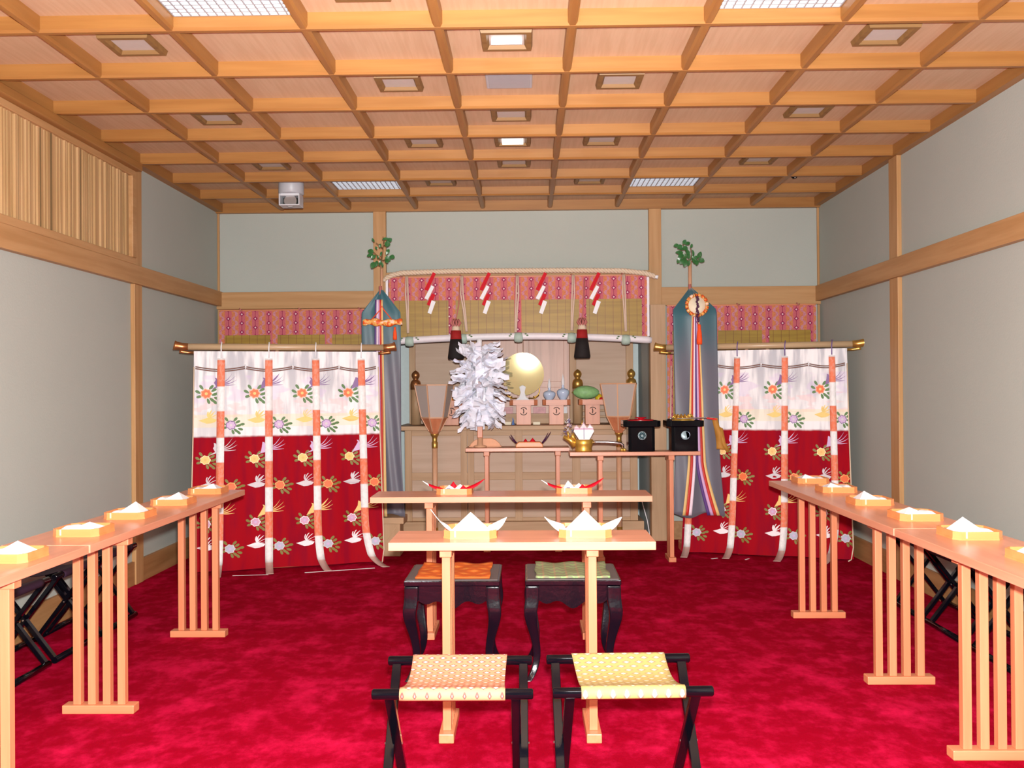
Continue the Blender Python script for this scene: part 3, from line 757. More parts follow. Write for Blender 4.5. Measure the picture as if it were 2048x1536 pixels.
    for u in (Lc*.44, Lc*.56):
        MB().tube([(u, .040, .08), (u, .040, 1.60)], .013, None, 12).build('post', 'pole', t)
        MB().lathe([(0, 0), (.022, .0), (.026, .02), (.014, .035), (0, .036)], c=(u, .035, 1.585), seg=14).build('post_finial', 'bamboo', t)
    MB().box(Lc*.5-.16, Lc*.5+.16, .02, .20, 0, .09).build('foot_block', 'hinoki_x', t, bevel=.01)
    return t
kicho((-2.275, 6.515), math.atan(.306), 1.30, 'white and red floral standing curtain left of the altar', [.185, .512, .842, 1.172], -1)
kicho((1.215, 7.285), -math.atan(.300), 1.295, 'white and red floral standing curtain right of the altar', [.045, .390, .790, 1.172], 1)

# ================================================================ SACRED BRANCH STANDS WITH BANNERS
def leaf(b, c, d, L, w_, m='leafg', tilt=0):
    c = Vector(c); d = Vector(d).normalized(); n = Vector((tilt, -1, .15)).normalized(); p = d.cross(n).normalized()
    rows = []
    for k in range(7):
        q = k/6; ww = 1.22*w_*math.sin(PI*min(.995, q*.94+.03))**.75; x = c+d*L*q+n*(.006*math.sin(q*PI))
        rows.append([x-p*ww/2, x-n*.002, x+p*ww/2])
    b.grid(rows, m)
def banner(x, y, lab, hw, zb, spread, side, pole_y):
    t = empty('banner_stand', (x, 0, 0), 0, lab, 'banner', 'pair of five-coloured silk banners on branch-topped poles')
    n = 40
    def edge(z):
        if z > 1.89: return hw*(2.07-z)/.18*.96+.012
        return hw*(1+(.04 if z > .9 else .04+spread*((.9-z)/.6)**1.6))
    def P(u, v, off=0):
        z = 2.07-(2.07-zb)*v; e = edge(z)
        yy = y if z < 1.85 else y+(pole_y-.030-y)*((z-1.85)/.22)**1.5
        a = (u*2-1)
        f = .006*math.sin(a*5+z*2)+(.010*math.sin(a*9+z*4+side) if side < 0 else .009*math.sin(a*7+z*2)*max(0, v-.45)*1.8)*min(1, v*1.2)+.02*(1-v)*abs(a)*.3
        return (a*e+(.02*v if side > 0 else 0), yy+f-off, z+(.02*math.sin(a*4) if v == 1 else 0))
    MB().sheet(lambda u, v: P(u, v), 40, 60).build('banner_cloth', 'banner', t, solid=.003)
    # five-colour streamers
    cols = ['rYel', 'rRed', 'rWhi', 'rPur', 'rLil', 'rRed', 'rYel'] if side > 0 else ['rPur', 'rWhi', 'rLil', 'rRed', 'rYel']
    nn = len(cols)
    for k, c in enumerate(cols):
        a0 = (k/nn-.5)*2; a1 = ((k+1)/nn-.5)*2; b = MB(); rows = []
        for j in range(50):
            z = 1.99-(1.99-(zb+.004))*j/49
            h = .022+.040*(1.99-z)/1.1 if side > 0 else .030+.018*(1.99-z)/1.1
            h = min(h, .085)
            sp = 0
            if side > 0 and z < .72:
                sp = (.10 if a0+a1 > -.2 else -.035)*((.72-z)/.45)**1.3
            yy = (y if z < 1.85 else y+(pole_y-.030-y)*((z-1.85)/.22)**1.5)-.030-.0012*k-(.014*abs(math.sin(z*3)) if z < 1 else 0)
            cx = (-.0 if side > 0 else -.012)
            rows.append([(cx+a*h+sp, yy+.004*math.sin(z*6+a*3), z) for a in (a0, (a0+a1)/2, a1)])
        b.grid(rows, c); b.build('colour_streamer', None, t, solid=.0015)
    MB().tube([(0, pole_y, .0), (0, pole_y, 1.62), (0, pole_y, 2.285 if side > 0 else 2.30)], [.017, .016, .0145 if side > 0 else .010], None, 12).build('pole', 'pole', t)
    b = MB(); b.tube([(-.008, pole_y-.022, 2.10), (0, pole_y-.024, 2.0), (.0, pole_y-.035, 1.93)], [.012, .015, .012], None, 8); b.build('binding_cord', 'tasP', t)
    # twigs and leaves
    if side < 0:
        TW = [((0, 2.20), (.0, 2.34)), ((0, 2.30), (.02, 2.46)), ((.0, 2.30), (-.06, 2.37)), ((.0, 2.30), (.06, 2.32)), ((.01, 2.40), (-.04, 2.44)), ((0, 2.26), (-.05, 2.27)), ((.02, 2.44), (.015, 2.49)), ((.02, 2.42), (.06, 2.45))]
        LV = [(.010, 2.465, 10, .050, .018), (.030, 2.43, -8, .045, .040), (.050, 2.445, 42, .045, .034), (-.050, 2.445, 125, .040, .014), (-.006, 2.395, 80, .035, .018), (-.03, 2.385, 120, .03, .014),
              (-.055, 2.365, 165, .050, .032), (-.06, 2.350, 192, .055, .026), (-.04, 2.340, 215, .045, .026), (.040, 2.345, 60, .050, .024), (.035, 2.325, -30, .050, .040), (.070, 2.330, -15, .042, .030), (.04, 2.31, -60, .042, .026),
              (-.040, 2.275, 190, .045, .030), (-.045, 2.285, 240, .055, .040), (-.03, 2.30, 260, .05, .024), (.0, 2.30, -110, .045, .018), (.005, 2.285, -75, .045, .018), (-.02, 2.31, 100, .03, .014), (.0, 2.33, 80, .04, .014)]
    else:
        TW = [((0, 2.27), (-.03, 2.36)), ((-.03, 2.36), (-.06, 2.42)), ((0, 2.28), (.01, 2.37)), ((0, 2.28), (-.08, 2.32)), ((0, 2.28), (.07, 2.30)), ((.01, 2.36), (.0, 2.39)), ((.03, 2.29), (.08, 2.335))]
        LV = [(-.090, 2.408, 185, .042, .026), (-.065, 2.405, 210, .045, .032), (-.055, 2.415, 60, .045, .026), (-.04, 2.415, 20, .045, .024), (-.06, 2.395, -40, .045, .03), (-.045, 2.375, 170, .045, .020),
              (-.035, 2.37, -60, .050, .028), (-.02, 2.355, -80, .055, .026), (.0, 2.385, 70, .035, .018), (.015, 2.37, -80, .055, .016), (.015, 2.33, -95, .045, .014), (-.06, 2.345, 175, .060, .028), (-.055, 2.33, 200, .050, .034),
              (-.075, 2.315, 240, .055, .030), (-.05, 2.30, 230, .055, .036), (-.035, 2.295, -105, .062, .034), (-.01, 2.29, -100, .05, .022), (.045, 2.305, 45, .060, .030), (.055, 2.31, 60, .05, .024), (.02, 2.30, -70, .045, .028), (.04, 2.295, -85, .05, .032), (.06, 2.295, -20, .050, .034), (-.05, 2.34, -80, .05, .03), (.02, 2.30, 20, .04, .024)]
    b = MB()
    for (a, z), (c, z2) in TW: b.tube([(a, pole_y, z), ((a+c)/2+.004, pole_y-.012, (z+z2)/2), (c, pole_y-.02, z2)], [.0045, .0035, .002], None, 6)
    b.build('twigs', 'twig', t)
    b = MB(); rr = random.Random(3)
    for a, z, an, L, w_ in LV:
        an = math.radians(an); leaf(b, (a, pole_y-.02-rr.random()*.03, z), (math.cos(an), rr.uniform(-.3, .3), math.sin(an)), L, w_, tilt=rr.uniform(-.4, .4))
    b.build('leaves', 'leafg', t)
    return t
tL = banner(-1.055, 7.20, 'teal silk banner with coloured streamers on the left branch-topped pole', .146, .303, .18, -1, 7.25)
tB = banner(1.372, 7.135, 'blue-grey silk banner with coloured streamers on the right branch-topped pole', .162, .308, .20, 1, 7.325)
MB().prism([(-.09, -.06), (.09, -.06), (.09, .10), (-.09, .10)], 0, .07, mat=Matrix.Translation((0, 7.345, 0))).build('base_block', 'hinoki_x', tB, bevel=.006)
# wooden box pedestal of the left banner
t = empty('pedestal_box', (.07, 7.25, 0)); t.parent = tL
MB().box(-.095, .075, -.10, .10, 0, .252).build('box_body', 'altar_z', t, bevel=.003)
MB().box(-.105, .105, -.115, .115, .2525, .300).build('lid', 'altar_x', t, bevel=.003)
MB().bar((-.09, -.102, .03), (.05, -.102, .235), .004, .010, up=(0, -1, 0)).build('brace', 'altar_x', t)
# sword bag on the left banner
t = empty('brocade_bag', (-1.032, 7.12, 1.808), 0, 'orange brocade wrapped bundle tied across the left banner with an orange tassel', 'brocade bundle')
b = MB(); rows = []
for k in range(33):
    q = k/32; x = -.150+.305*q; r = .026*(1+.25*math.cos(q*2*PI*3))*(1 if .04 < q < .96 else .75); rows.append([(x, r*.6*math.cos(a), r*math.sin(a)+.004*math.sin(q*8)) for a in [j/12*2*PI for j in range(12)]])
V = b.grid(rows, None, True, True); b.bm.faces.new(V[0]); b.bm.faces.new(V[-1]); b.build('wrapped_bundle', 'floral', t)
MB().tube([(-.085, 0, .02), (-.015, -.012, .095), (0, -.012, .125), (.015, -.012, .095), (.075, 0, .02)], .004, None, 6).build('hanging_cord', 'orangeT', t)
def tassel(parent, x, y, z, L, r, m, name='tassel'):
    return MB().lathe([(0, 0), (r*.45, -.004), (r*.6, -L*.12), (r*.5, -L*.2), (r*.8, -L*.4), (r, -L*.8), (r*.95, -L), (0, -L)], c=(x, y, z), seg=16).build(name, m, parent)
tassel(t, .098, -.01, -.035, .10, .016, 'orangeT')
# round mirror on the right banner
t = empty('round_mirror', (1.378, 7.075, 1.915), 0, 'small round mirror with a red-orange rim hung on the right banner with dark beads', 'mirror')
MX = Matrix.Rotation(math.radians(90), 4, 'X')
MB().lathe([(0, -.004), (.068, -.004), (.068, .008), (0, .010)], mat=MX, seg=32).build('mirror_disc', 'card', t)
b = MB()
for k in range(16):
    a = k/16*2*PI; b.tube([(.078*math.cos(a), -.006, .078*math.sin(a)), (.078*math.cos(a+.34), -.006, .078*math.sin(a+.34))], .014, None, 8)
b.build('wrapped_rim', 'floral', t)
b = MB(); rr = random.Random(5)
for k in range(11):
    b.lathe([(0, -.012), (.009, -.006), (.009, .006), (0, .012)], c=(.006*math.sin(k*2.1), -.030, .060-k*.018), seg=8)
b.tube([(-.02, -.020, .09), (.0, -.028, .02), (-.012, -.024, -.07), (-.016, -.024, -.11), (.0, -.024, -.145), (.014, -.024, -.11), (.008, -.024, -.05)], .003, None, 6)
b.build('bead_string', 'beads', t)
tassel(t, .012, -.028, -.145, .155, .022, 'orangeT')

# ================================================================ BLINDS
def blind(x0, x1, z0, z1, y, lab, strips, band, edges=(1, 1), bow=0, hooks=()):
    cx = (x0+x1)/2
    t = empty('bamboo_blind', (cx, y, 0), 0, lab, 'blind', 'bamboo blinds with brocade borders')
    MB().box(x0-cx, x1-cx, -.003, .003, z0, z1).build('bamboo_slats', 'misu', t)
    MB().box(x0-cx, x1-cx, -.010, -.004, z1-band, z1).build('top_border', 'brocade', t)
    if edges[0]: MB().box(x0-cx, x0-cx+.045, -.0095, -.0045, z0, z1-band).build('edge_border', 'brocade', t)
    if edges[1]: MB().box(x1-cx-.045, x1-cx, -.0095, -.0045, z0, z1-band).build('edge_border', 'brocade', t)
    for s_ in strips: MB().box(s_-cx-.03, s_-cx+.03, -.0095, -.0045, z0, z1-band).build('border_strip', 'brocade', t)
    MB().box(x0-cx, x1-cx, -.008, .008, z1, z1+.014).build('head_rail', 'hinoki_x', t, bevel=.003)
    for h in hooks: MB().tube([(h-cx, -.012, z1+.010), (h-cx-.012, -.022, z1+.02), (h-cx+.0, -.026, z1-.002), (h-cx+.012, -.022, z1+.012)], .005, None, 8).build('hook_tie', 'tasP', t)
    return t
blind(-2.530, -1.225, .95, 1.965, 7.83, 'bamboo blind with pink brocade border on the left rear wall', (-2.065, -1.60), .205, hooks=(-2.34, -1.84, -1.33))
blind(1.262, 2.512, .95, 1.972, 7.83, 'bamboo blind with pink brocade border on the right rear wall', (1.66, 2.09), .205, hooks=(1.86, 2.36))
for x, a in ((-1.96, 1), (-1.43, 1), (2.14, 1)):
    pass
# central blind, gathered up in a white silk roll
t = blind(-1.078, 1.090, 1.70, 2.225, 7.77, 'central bamboo blind above the altar, gathered in a white silk roll', (-.545, .008, .55), .190, edges=(1, 1), hooks=(-.970, -.462, .0, .465, .888))
for e0, e1, ez in ((-1.101, -1.082, 1.745), (1.088, 1.107, 1.72)): MB().box(e0-.006, e1-.006, -.016, .0, ez, 2.222).build('white_edging', 'silk', t)
def zr(x): return 1.727-.036*(abs(x)/1.05)**2-.006*x*0
b = MB(); pts = []; rs = []
for k in range(61):
    x = -1.005+2.125*k/60; pts.append((x-.006, -.035, zr(x)+.0)); rs.append(.029 if 0 < k < 60 else .024)
b.tube(pts, rs, None, 16); b.build('silk_roll', 'silk', t)
for x in (-.900, -.455, .011, .455, .905):
    z = zr(x); MB().lathe([(.030, -.036), (.040, -.030), (.044, 0), (.040, .030), (.030, .036)], mat=Matrix.Translation((x-.006, -.035, z-.010)) @ Matrix.Rotation(PI/2, 4, 'Y'), seg=18).build('silk_tie', 'mint', t)
    b = MB()
    for dx, dz in ((-.062, .016), (-.072, .002), (.060, .018), (.074, .006)):
        b.lathe([(0, -.006), (.009, -.003), (.009, .003), (0, .006)], c=(x-.006+dx, -.064, z+dz), seg=8)
    b.build('pine_print', 'm_gr', t)
for (x0, z0, x1, z1) in ((-.928, 2.235, -.918, 1.76), (-.466, 2.235, -.428, 1.77), (-.001, 2.235, -.018, 1.76), (.466, 2.235, .450, 1.77), (.888, 2.235, .900, 1.76)):
    b = MB()
    for q in (-1, 1): b.tube([(x0+q*.006, -.026, z0), (x0+q*.010, -.028, (z0+z1)/2+.08), ((x0+x1)/2+q*.007, -.030, (z0+z1)/2-.05), (x1+q*.004, -.045, z1)], .007, None, 8)
    b.build('hanging_cord', plain('beige_pink_cord', (.66, .50, .40), .7) if 'bcord' not in M else M['bcord'], t); M.setdefault('bcord', bpy.data.materials.get('beige_pink_cord'))
# two heavy tassels
for x, s_ in ((-.504, 'left'), (.536, 'right')):
    t = empty('hanging_tassel', (x, 7.635, 0), 0, 'black and red tassel hanging before the altar, '+s_+' one', 'tassel', 'black and red hanging tassels')
    MB().tube([(.03, .098, 2.20), (.02, .080, 2.0), (.0, .0, 1.86)], .005, None, 8).build('cord', 'tasP', t)
    b = MB(); rr = random.Random(2)
    for k in range(9):
        a = k/9*2*PI; b.tube([(0, 0, 1.83), (.028*math.cos(a), .028*math.sin(a), 1.862), (.040*math.cos(a), .040*math.sin(a), 1.835), (.022*math.cos(a), .022*math.sin(a), 1.805), (0, 0, 1.80)], .008, None, 6)
    b.build('knot', 'tasP', t)
    MB().lathe([(0, .0), (.028, 0), (.032, -.02), (.036, -.045), (0, -.045)], c=(0, 0, 1.815), seg=20).build('woven_cap', 'cream', t)
    MB().lathe([(0, .0), (.042, 0), (.046, -.05), (.048, -.075), (0, -.075)], c=(0, 0, 1.772), seg=24).build('red_skirt', 'tasR', t)
    MB().lathe([(0, .0), (.048, 0), (.058, -.07), (.068, -.148), (.062, -.165), (0, -.160)], c=(0, 0, 1.700), seg=28).build('black_fringe', 'tasB', t)
# sacred straw rope
t = empty('twisted_rope', (0, 7.70, 0), 0, 'twisted pale straw rope strung above the central blind', 'rope')
RP = [(-1.098, 2.215), (-1.035, 2.245), (-.952, 2.262), (-.463, 2.274), (0, 2.272), (.465, 2.270), (.883, 2.262), (1.066, 2.240), (1.148, 2.212)]
def rp(x):
    for (a, z), (c, z2) in zip(RP, RP[1:]):
        if a <= x <= c: q = (x-a)/(c-a); return z+(z2-z)*q
    return RP[-1][1]
for ph in range(3):
    pts = []
    for k in range(561):
        x = -1.098+2.246*k/560; a = x*2*PI/.085+ph*2*PI/3
        pts.append((x, .0115*math.cos(a), rp(x)+.0115*math.sin(a)))
    MB().tube(pts, .0118, None, 7).build('rope_strand', 'cream', t)
MB().tube([(-1.098, 0, 2.215), (-1.108, 0, 2.19)], [.016, .012], None, 8).build('rope_end', 'cream', t)
MB().tube([(1.148, 0, 2.212), (1.172, 0, 2.206)], [.014, .018], None, 8).build('rope_end', 'white', t)
for k, (x0, s_) in enumerate(((-.695, 'leftmost'), (-.238, 'second from the left'), (.228, 'third from the left'), (.671, 'rightmost'))):
    t = empty('paper_zigzag', (x0, 7.672, 0), 0, 'red and white zigzag paper strip hanging from the rope, '+s_, 'paper streamer', 'red and white zigzag paper strips')
    dz = -.004*k
    Q = [[(0, 2.262), (.025, 2.249), (-.043, 2.106), (-.072, 2.119)], [(-.013, 2.152), (.012, 2.139), (-.043, 2.032), (-.072, 2.044)], [(-.009, 2.085), (.020, 2.073), (-.023, 1.977), (-.052, 1.994)], [(-.010, 2.027), (.023, 2.014), (-.015, 1.911), (-.044, 1.924)]]
    for j, q in enumerate(Q):
        b = MB(); y0 = -.006*j
        b.prism([(p[0], p[1]+dz) for p in q], 0, .002, mat=Matrix(((1, 0, 0, 0), (0, 0, 1, y0), (0, 1, 0, 0), (0, 0, 0, 1))))
        b.build('paper_fold', 'red' if j % 2 == 0 else 'white', t)
# ================================================================ ALTAR
SH = .972            # shelf height
al = empty('altar', (0.03, 8.1, 0), 0, 'pale wooden altar cabinet in the recess with panelled front, shelf and tall doors', 'altar')
AX, AY = .03, 8.1
def ap(name, mat, x0, x1, y0, y1, z0, z1, bevel=.002, parent=None): return MB().box(x0-AX, x1-AX, y0-AY, y1-AY, z0, z1).build(name, mat, parent or al, bevel=bevel)
ap('plinth', 'altar_x', -1.02, 1.075, 7.965, 8.62, .0, .145)
ap('cabinet_body', 'panelh', -.965, 1.025, 8.04, 8.62, .145, .935)
for x0, x1 in ((-.985, -.925), (-.50, -.445), (-.438, -.385), (-.03, .035), (.465, .535), (.965, 1.03)): MB().box(x0-AX, x1-AX, 8.018-AY, 8.04-AY, .145, .935).build('front_stile', 'altar_z', al, bevel=.002)
for z0, z1 in ((.885, .935), (.50, .565), (.145, .175)): MB().box(-.925-AX, .965-AX, 8.024-AY, 8.04-AY, z0, z1).build('front_rail', 'altar_x', al, bevel=.002)
ap('shelf', 'altar_x', -1.045, 1.045, 7.945, 8.62, .935, SH, .003)
ap('upper_shelf_step', 'altar_x', -.36, .45, 8.39, 8.46, SH, SH+.09)
ap('back_panel', 'panelh', -.99, 1.05, 8.50, 8.56, SH, 2.05)
for x0, x1 in ((-1.0, -.945), (-.44, -.38), (.47, .53), (.985, 1.05)): MB().box(x0-AX, x1-AX, 8.470-AY, 8.50-AY, SH, 2.05).build('back_stile', 'altar_z', al, bevel=.003)
for x0, x1 in ((-.378, .045), (.048, .468)):
    d = ap('door', 'doors', x0, x1, 8.462, 8.498, SH+.02, 2.0, .004)
    b = MB(); b.box(x0+.05-AX, x1-.05-AX, 8.458-AY, 8.464-AY, SH+.08, 1.30); b.box(x0+.05-AX, x1-.05-AX, 8.458-AY, 8.464-AY, 1.35, 1.95); b.build('door_panel', 'doors', d, bevel=.006)
for k, x in enumerate((-.926, -.446, .535, 1.017)):
    p = MB().lathe([(0, 0), (.046, 0), (.046, .36), (0, .36)], c=(x-AX, .25, SH), seg=28).build('railing_post', 'altar_z', al)
    MB().lathe([(.048, .315), (.049, .36), (.043, .385), (.036, .395), (.026, .402), (.022, .41), (.03, .42), (.037, .437), (.037, .452), (.028, .470), (.010, .484), (0, .490)], c=(x-AX, .25, SH), seg=28).build('post_finial', 'bronze' if k < 2 else 'brass', p)
b = MB()
for xa, xb in ((-.89, -.48), (.57, .98)):
    for z in (.06, .115, .205): b.bar((xa-AX, .25, SH+z), (xb-AX, .25, SH+z), .022, .020)
    for x in (xa+.12, xa+.26): b.bar((x-AX, .25, SH), (x-AX, .25, SH+.205), .020, .020)
b.build('railing', 'altar_x', al, bevel=.002)

# offering stands (box with a round opening, tray on top)
TOPZ = SH+.218
def offering_stand():
    t = empty('offering_stand', label='x', cat='offering stand', group='pale wood offering stands in a row on the altar')
    MB().box(-.064, .064, -.064, .064, 0, .172).build('stand_body', 'hinoki_z', t, bevel=.002)
    b = MB()
    for a0, a1 in ((.5, 2.4), (3.6, 5.9)):
        b.tube([(.032*math.cos(a0+(a1-a0)*k/12), -.0655, .118+.032*math.sin(a0+(a1-a0)*k/12)) for k in range(13)], .0035, None, 6)
    b.tube([(-.004, -.0655, .140), (.002, -.0655, .118), (-.002, -.0655, .100)], .004, None, 6)
    b.build('round_opening', 'dark', t)
    MB().prism(oct_(.120, .030), .172, .182).build('tray_board', 'hinoki_x', t)
    b = MB(); o, n = oct_(.122, .030), oct_(.116, .028)
    b.grid([[(*p, .172) for p in o], [(*p, .218) for p in o], [(*p, .218) for p in n], [(*p, .180) for p in n]], None, False, True)
    b.build('tray_rim', 'hinoki_x', t, bevel=.001); return t
os_ = offering_stand()
for k, (x, y, s_) in enumerate(((-.585, 8.165, 'leftmost, holding an orange fruit'), (-.255, 8.165, 'mostly hidden behind the white paper wand'), (.048, 8.165, 'in the centre under the altar mirror'), (.335, 8.165, 'holding the two blue-white bottles'), (.652, 8.175, 'rightmost, holding the green melon'))):
    place(os_, k == 0, (x, y, SH+.0005), 0, 'pale wooden offering stand on the altar, '+s_)
# fruit
IZ = SH+.1835
def fruit(name, x, y, z, r, m, lab, cat, sx=1, sz=1):
    t = empty(name, (x, y, z), 0, lab, cat)
    n = 14; prof = [(0, 0)]+[(r*sx*math.sin(PI*k/n), r*sz*(1-math.cos(PI*k/n))) for k in range(1, n)]+[(0, 2*r*sz*.97)]
    MB().lathe(prof, seg=24).build('skin', m, t); return t
o = fruit('orange_fruit', -.600, 8.13, IZ, .034, 'orangeF', 'orange fruit on the leftmost altar stand', 'fruit')
MB().tube([(0, 0, .064), (.01, 0, .076)], .003, None, 6).build('stalk', 'twig', o)
o = fruit('red_fruit', -.530, 8.12, IZ, .026, 'redF', 'small dark red fruit beside the orange on the leftmost altar stand', 'fruit')
ml = empty('green_melon', (.600, 8.16, SH+.2195), 0, 'long green melon with a pale streaky front on the rightmost altar stand', 'melon')
rows = []
b = MB()
for k in range(21):
    q = k/20; x = -.112+.224*q; r = .064*math.sin(PI*min(.99, max(.01, q)))**.42*(1-.10*q); rows.append([(x, r*1.0*math.cos(a), .062+r*.98*math.sin(a)-.003*q) for a in [j/20*2*PI for j in range(20)]])
V = b.grid(rows, None, True, True); b.build('rind', 'melon', ml)
MB().tube([(-.108, 0, .056), (-.126, 0, .064)], .005, None, 8).build('stem', 'm_grd', ml)
fruit('yellow_fruit', .715, 8.215, IZ, .034, 'yellowF', 'yellow fruit behind the melon next to the right lantern', 'fruit', 1, 1.25)
fruit('red_apple', .735, 8.135, IZ, .028, 'redF', 'red apple beside the melon next to the right lantern', 'fruit')
# bottles
def bottle():
    t = empty('sake_bottle', label='x', cat='bottle', group='pair of pale blue porcelain bottles')
    MB().lathe([(0, 0), (.026, 0), (.028, .004), (.026, .026), (.030, .040), (.046, .065), (.052, .086), (.050, .104), (.038, .116), (.020, .122), (.012, .128), (.010, .146), (.013, .152), (0, .152)], seg=28).build('bottle_body', 'porc', t)
    b = MB(); b.lathe([(0, .150), (.011, .150), (.013, .175), (.009, .205), (.0, .245)], seg=8, smooth=False); b.build('paper_stopper', 'white', t)
    return t
bp = bottle()
place(bp, True, (.274, 8.115, IZ), 0, 'pale blue porcelain bottle with short paper stopper, left of the pair', scale=(1.05, 1.05, .92))
o = place(bp, False, (.394, 8.115, IZ), 0, 'pale blue porcelain bottle with tall paper stopper, right of the pair', scale=(1.05, 1.05, 1.08))
# mirror on cloud stand
t = empty('altar_mirror', (.040, 8.20, IZ), 0, 'round polished mirror on a white cloud-shaped stand glaring in the altar centre', 'mirror')
MB().lathe([(0, .0), (.182, 0), (.190, .004), (.190, .018), (0, .018)], mat=Matrix.Translation((0, .0, .262)) @ Matrix.Rotation(math.radians(91.5), 4, 'X'), seg=48, smooth=False).build('mirror_disc', 'mirror', t)
MB().prism([(-.10, 0), (.10, 0), (.06, .035), (.03, .06), (.018, .10), (.03, .15), (.0, .165), (-.03, .15), (-.018, .10), (-.03, .06), (-.06, .035)], -.012, .012, mat=Matrix(((1, 0, 0, 0), (0, 0, 1, -.035), (0, 1, 0, 0), (0, 0, 0, 1)))).build('cloud_stand', 'white', t, bevel=.004)
b = MB(); b.tube([(.10+.05*math.cos(a), .0, .12+.06*math.sin(a)) for a in [x*.35 for x in range(-5, 5)]], .006, None, 6); b.tube([(-.10-.05*math.cos(a), .0, .12+.06*math.sin(a)) for a in [x*.35 for x in range(-5, 5)]], .006, None, 6)
b.tube([(.05, 0, .05), (.11, 0, .048), (.145, 0, .075)], .006, None, 6); b.tube([(-.05, 0, .05), (-.11, 0, .048), (-.145, 0, .075)], .006, None, 6); b.build('cloud_scroll', 'brass', t)
# small things between the stands
def small(name, mat, x0, x1, y0, y1, z0, z1, lab, cat, bevel=.002):
    cx, cy = (x0+x1)/2, (y0+y1)/2; t = empty(name, (cx, cy, z0), 0, lab, cat)
    MB().box(x0-cx, x1-cx, y0-cy, y1-cy, 0, z1-z0).build('body', mat, t, bevel=bevel); return t
small('white_card', 'card', -.120, -.062, 8.10, 8.115, SH+.0005, SH+.028, 'small cream card on the altar left of the centre stand', 'card')
small('white_card', 'card', .130, .192, 8.10, 8.115, SH+.0005, SH+.026, 'small white card on the altar right of the centre stand', 'card')
t = empty('blue_ornament', (-.045, 8.10, SH+.0005), 0, 'tiny blue folded ornament on the altar beside the cream card', 'ornament')
b = MB()
for k in range(5): b.lathe([(.018-.003*k, .012*k), (.0, .012*k+.018)], c=(.004*math.sin(k*3), 0, 0), seg=5, smooth=False)
b.build('folds', 'blueP', t)
small('paper_packet', 'pinkp', .134, .248, 8.395, 8.42, SH+.0905, SH+.150, 'pink and white patterned packet behind the centre and bottle stands', 'packet')
small('paper_packet', 'pinkp', -.170, -.050, 8.395, 8.42, SH+.0905, SH+.150, 'pink and white patterned packet behind, left of the centre stand', 'packet')
small('paper_packet', 'white', .395, .440, 8.395, 8.415, SH+.0905, SH+.150, 'plain pale packet behind the bottle stand', 'packet')

# ================================================================ LANTERNS
def lantern():
    t = empty('standing_lantern', label='x', cat='lantern', group='pair of six-sided standing lanterns')
    def hx(r, z, a0=math.radians(14)): return [Vector((r*math.cos(a0+k*PI/3), r*math.sin(a0+k*PI/3), z)) for k in range(6)]
    T, B_, C_, D = hx(.168, 1.325), hx(.112, 1.050), hx(.050, .935), hx(.026, .905)
    b = MB(); b.grid([T, B_], None, False, True); b.build('paper_shade', 'lpaper', t)
    b = MB(); b.grid([B_, C_, D], None, False, True); b.build('shade_funnel', 'hinoki_z', t)
    b = MB()
    for k in range(6):
        b.bar(T[k], B_[k], .010, .010); b.bar(B_[k], C_[k], .009, .009)
        for L in (T, B_): b.bar(L[k], L[(k+1) % 6], .011, .011)
    b.build('shade_frame', 'pole', t)
    MB().lathe([(0, .905), (.034, .912), (.036, .905), (.026, .890), (.022, .880), (.021, .845), (.026, .840), (.026, .795), (.024, .790), (0, .79)], seg=20).build('neck', 'brass', t)
    MB().tube([(0, 0, .12), (0, 0, .80)], .0235, None, 10).build('pole', 'pole', t)
    MB().lathe([(0, 0), (.055, .0), (.058, .02), (.04, .035), (.026, .05), (.024, .12), (0, .12)], seg=24).build('base', 'brass', t)
    return t
ln = lantern()
place(ln, True, (-.705, 7.83, 0), 0, 'six-sided standing lantern left of the paper wand')
place(ln, False, (.852, 7.83, 0), .12, 'six-sided standing lantern behind the golden pot on the right')

# ================================================================ PAPER WAND
t = empty('paper_wand', (-.300, 7.43, .8225), 0, 'purification wand with a thick burst of white paper streamers on a wooden stand', 'wand')
MB().lathe([(0, 0), (.052, 0), (.052, .010), (.024, .018), (.021, .075), (0, .075)], seg=16).build('stand_foot', 'pole', t)
MB().box(-.021, .021, -.021, .021, .076, .195).build('stand_shaft', 'hinoki_z', t, bevel=.004)
MB().box(-.011, .011, -.011, .011, .195, .83).build('wand_stick', 'hinoki_z', t, bevel=.002)
MB().tube([(0, 0, .79), (0, 0, .865)], [.018, .022], None, 10).build('paper_cap', 'white', t)
b = MB(); rr = random.Random(11)
for k in range(190):
    th = rr.uniform(0, 2*PI); v = (k+rr.random())/190; zc = .23+.56*v
    R = .248*(1-abs((v-.50)/.66)**2.6)**.5*rr.uniform(.80, 1.04)
    el = (v-.50)*1.7+rr.uniform(-.4, .4); drop = rr.uniform(.0, .05)
    w_ = rr.uniform(.018, .030); dx, dy = math.cos(th), math.sin(th); px, py = -dy, dx
    tw = rr.uniform(-1.2, 1.2); rows = []
    st_ = .25*R
    for j in range(6):
        q = j/5; r = st_+(R-st_)*q; z = zc+(R-st_)*q*math.sin(el)*.8-drop*q*q+(.008 if j % 2 else -.004)
        c = Vector((dx*r, dy*r, z)); a = tw+q*.8; p = Vector((px*math.cos(a), py*math.cos(a), math.sin(a)))*w_*(1 if j < 5 else .75)
        rows.append([c-p, c+p])
    b.grid(rows, None, False)
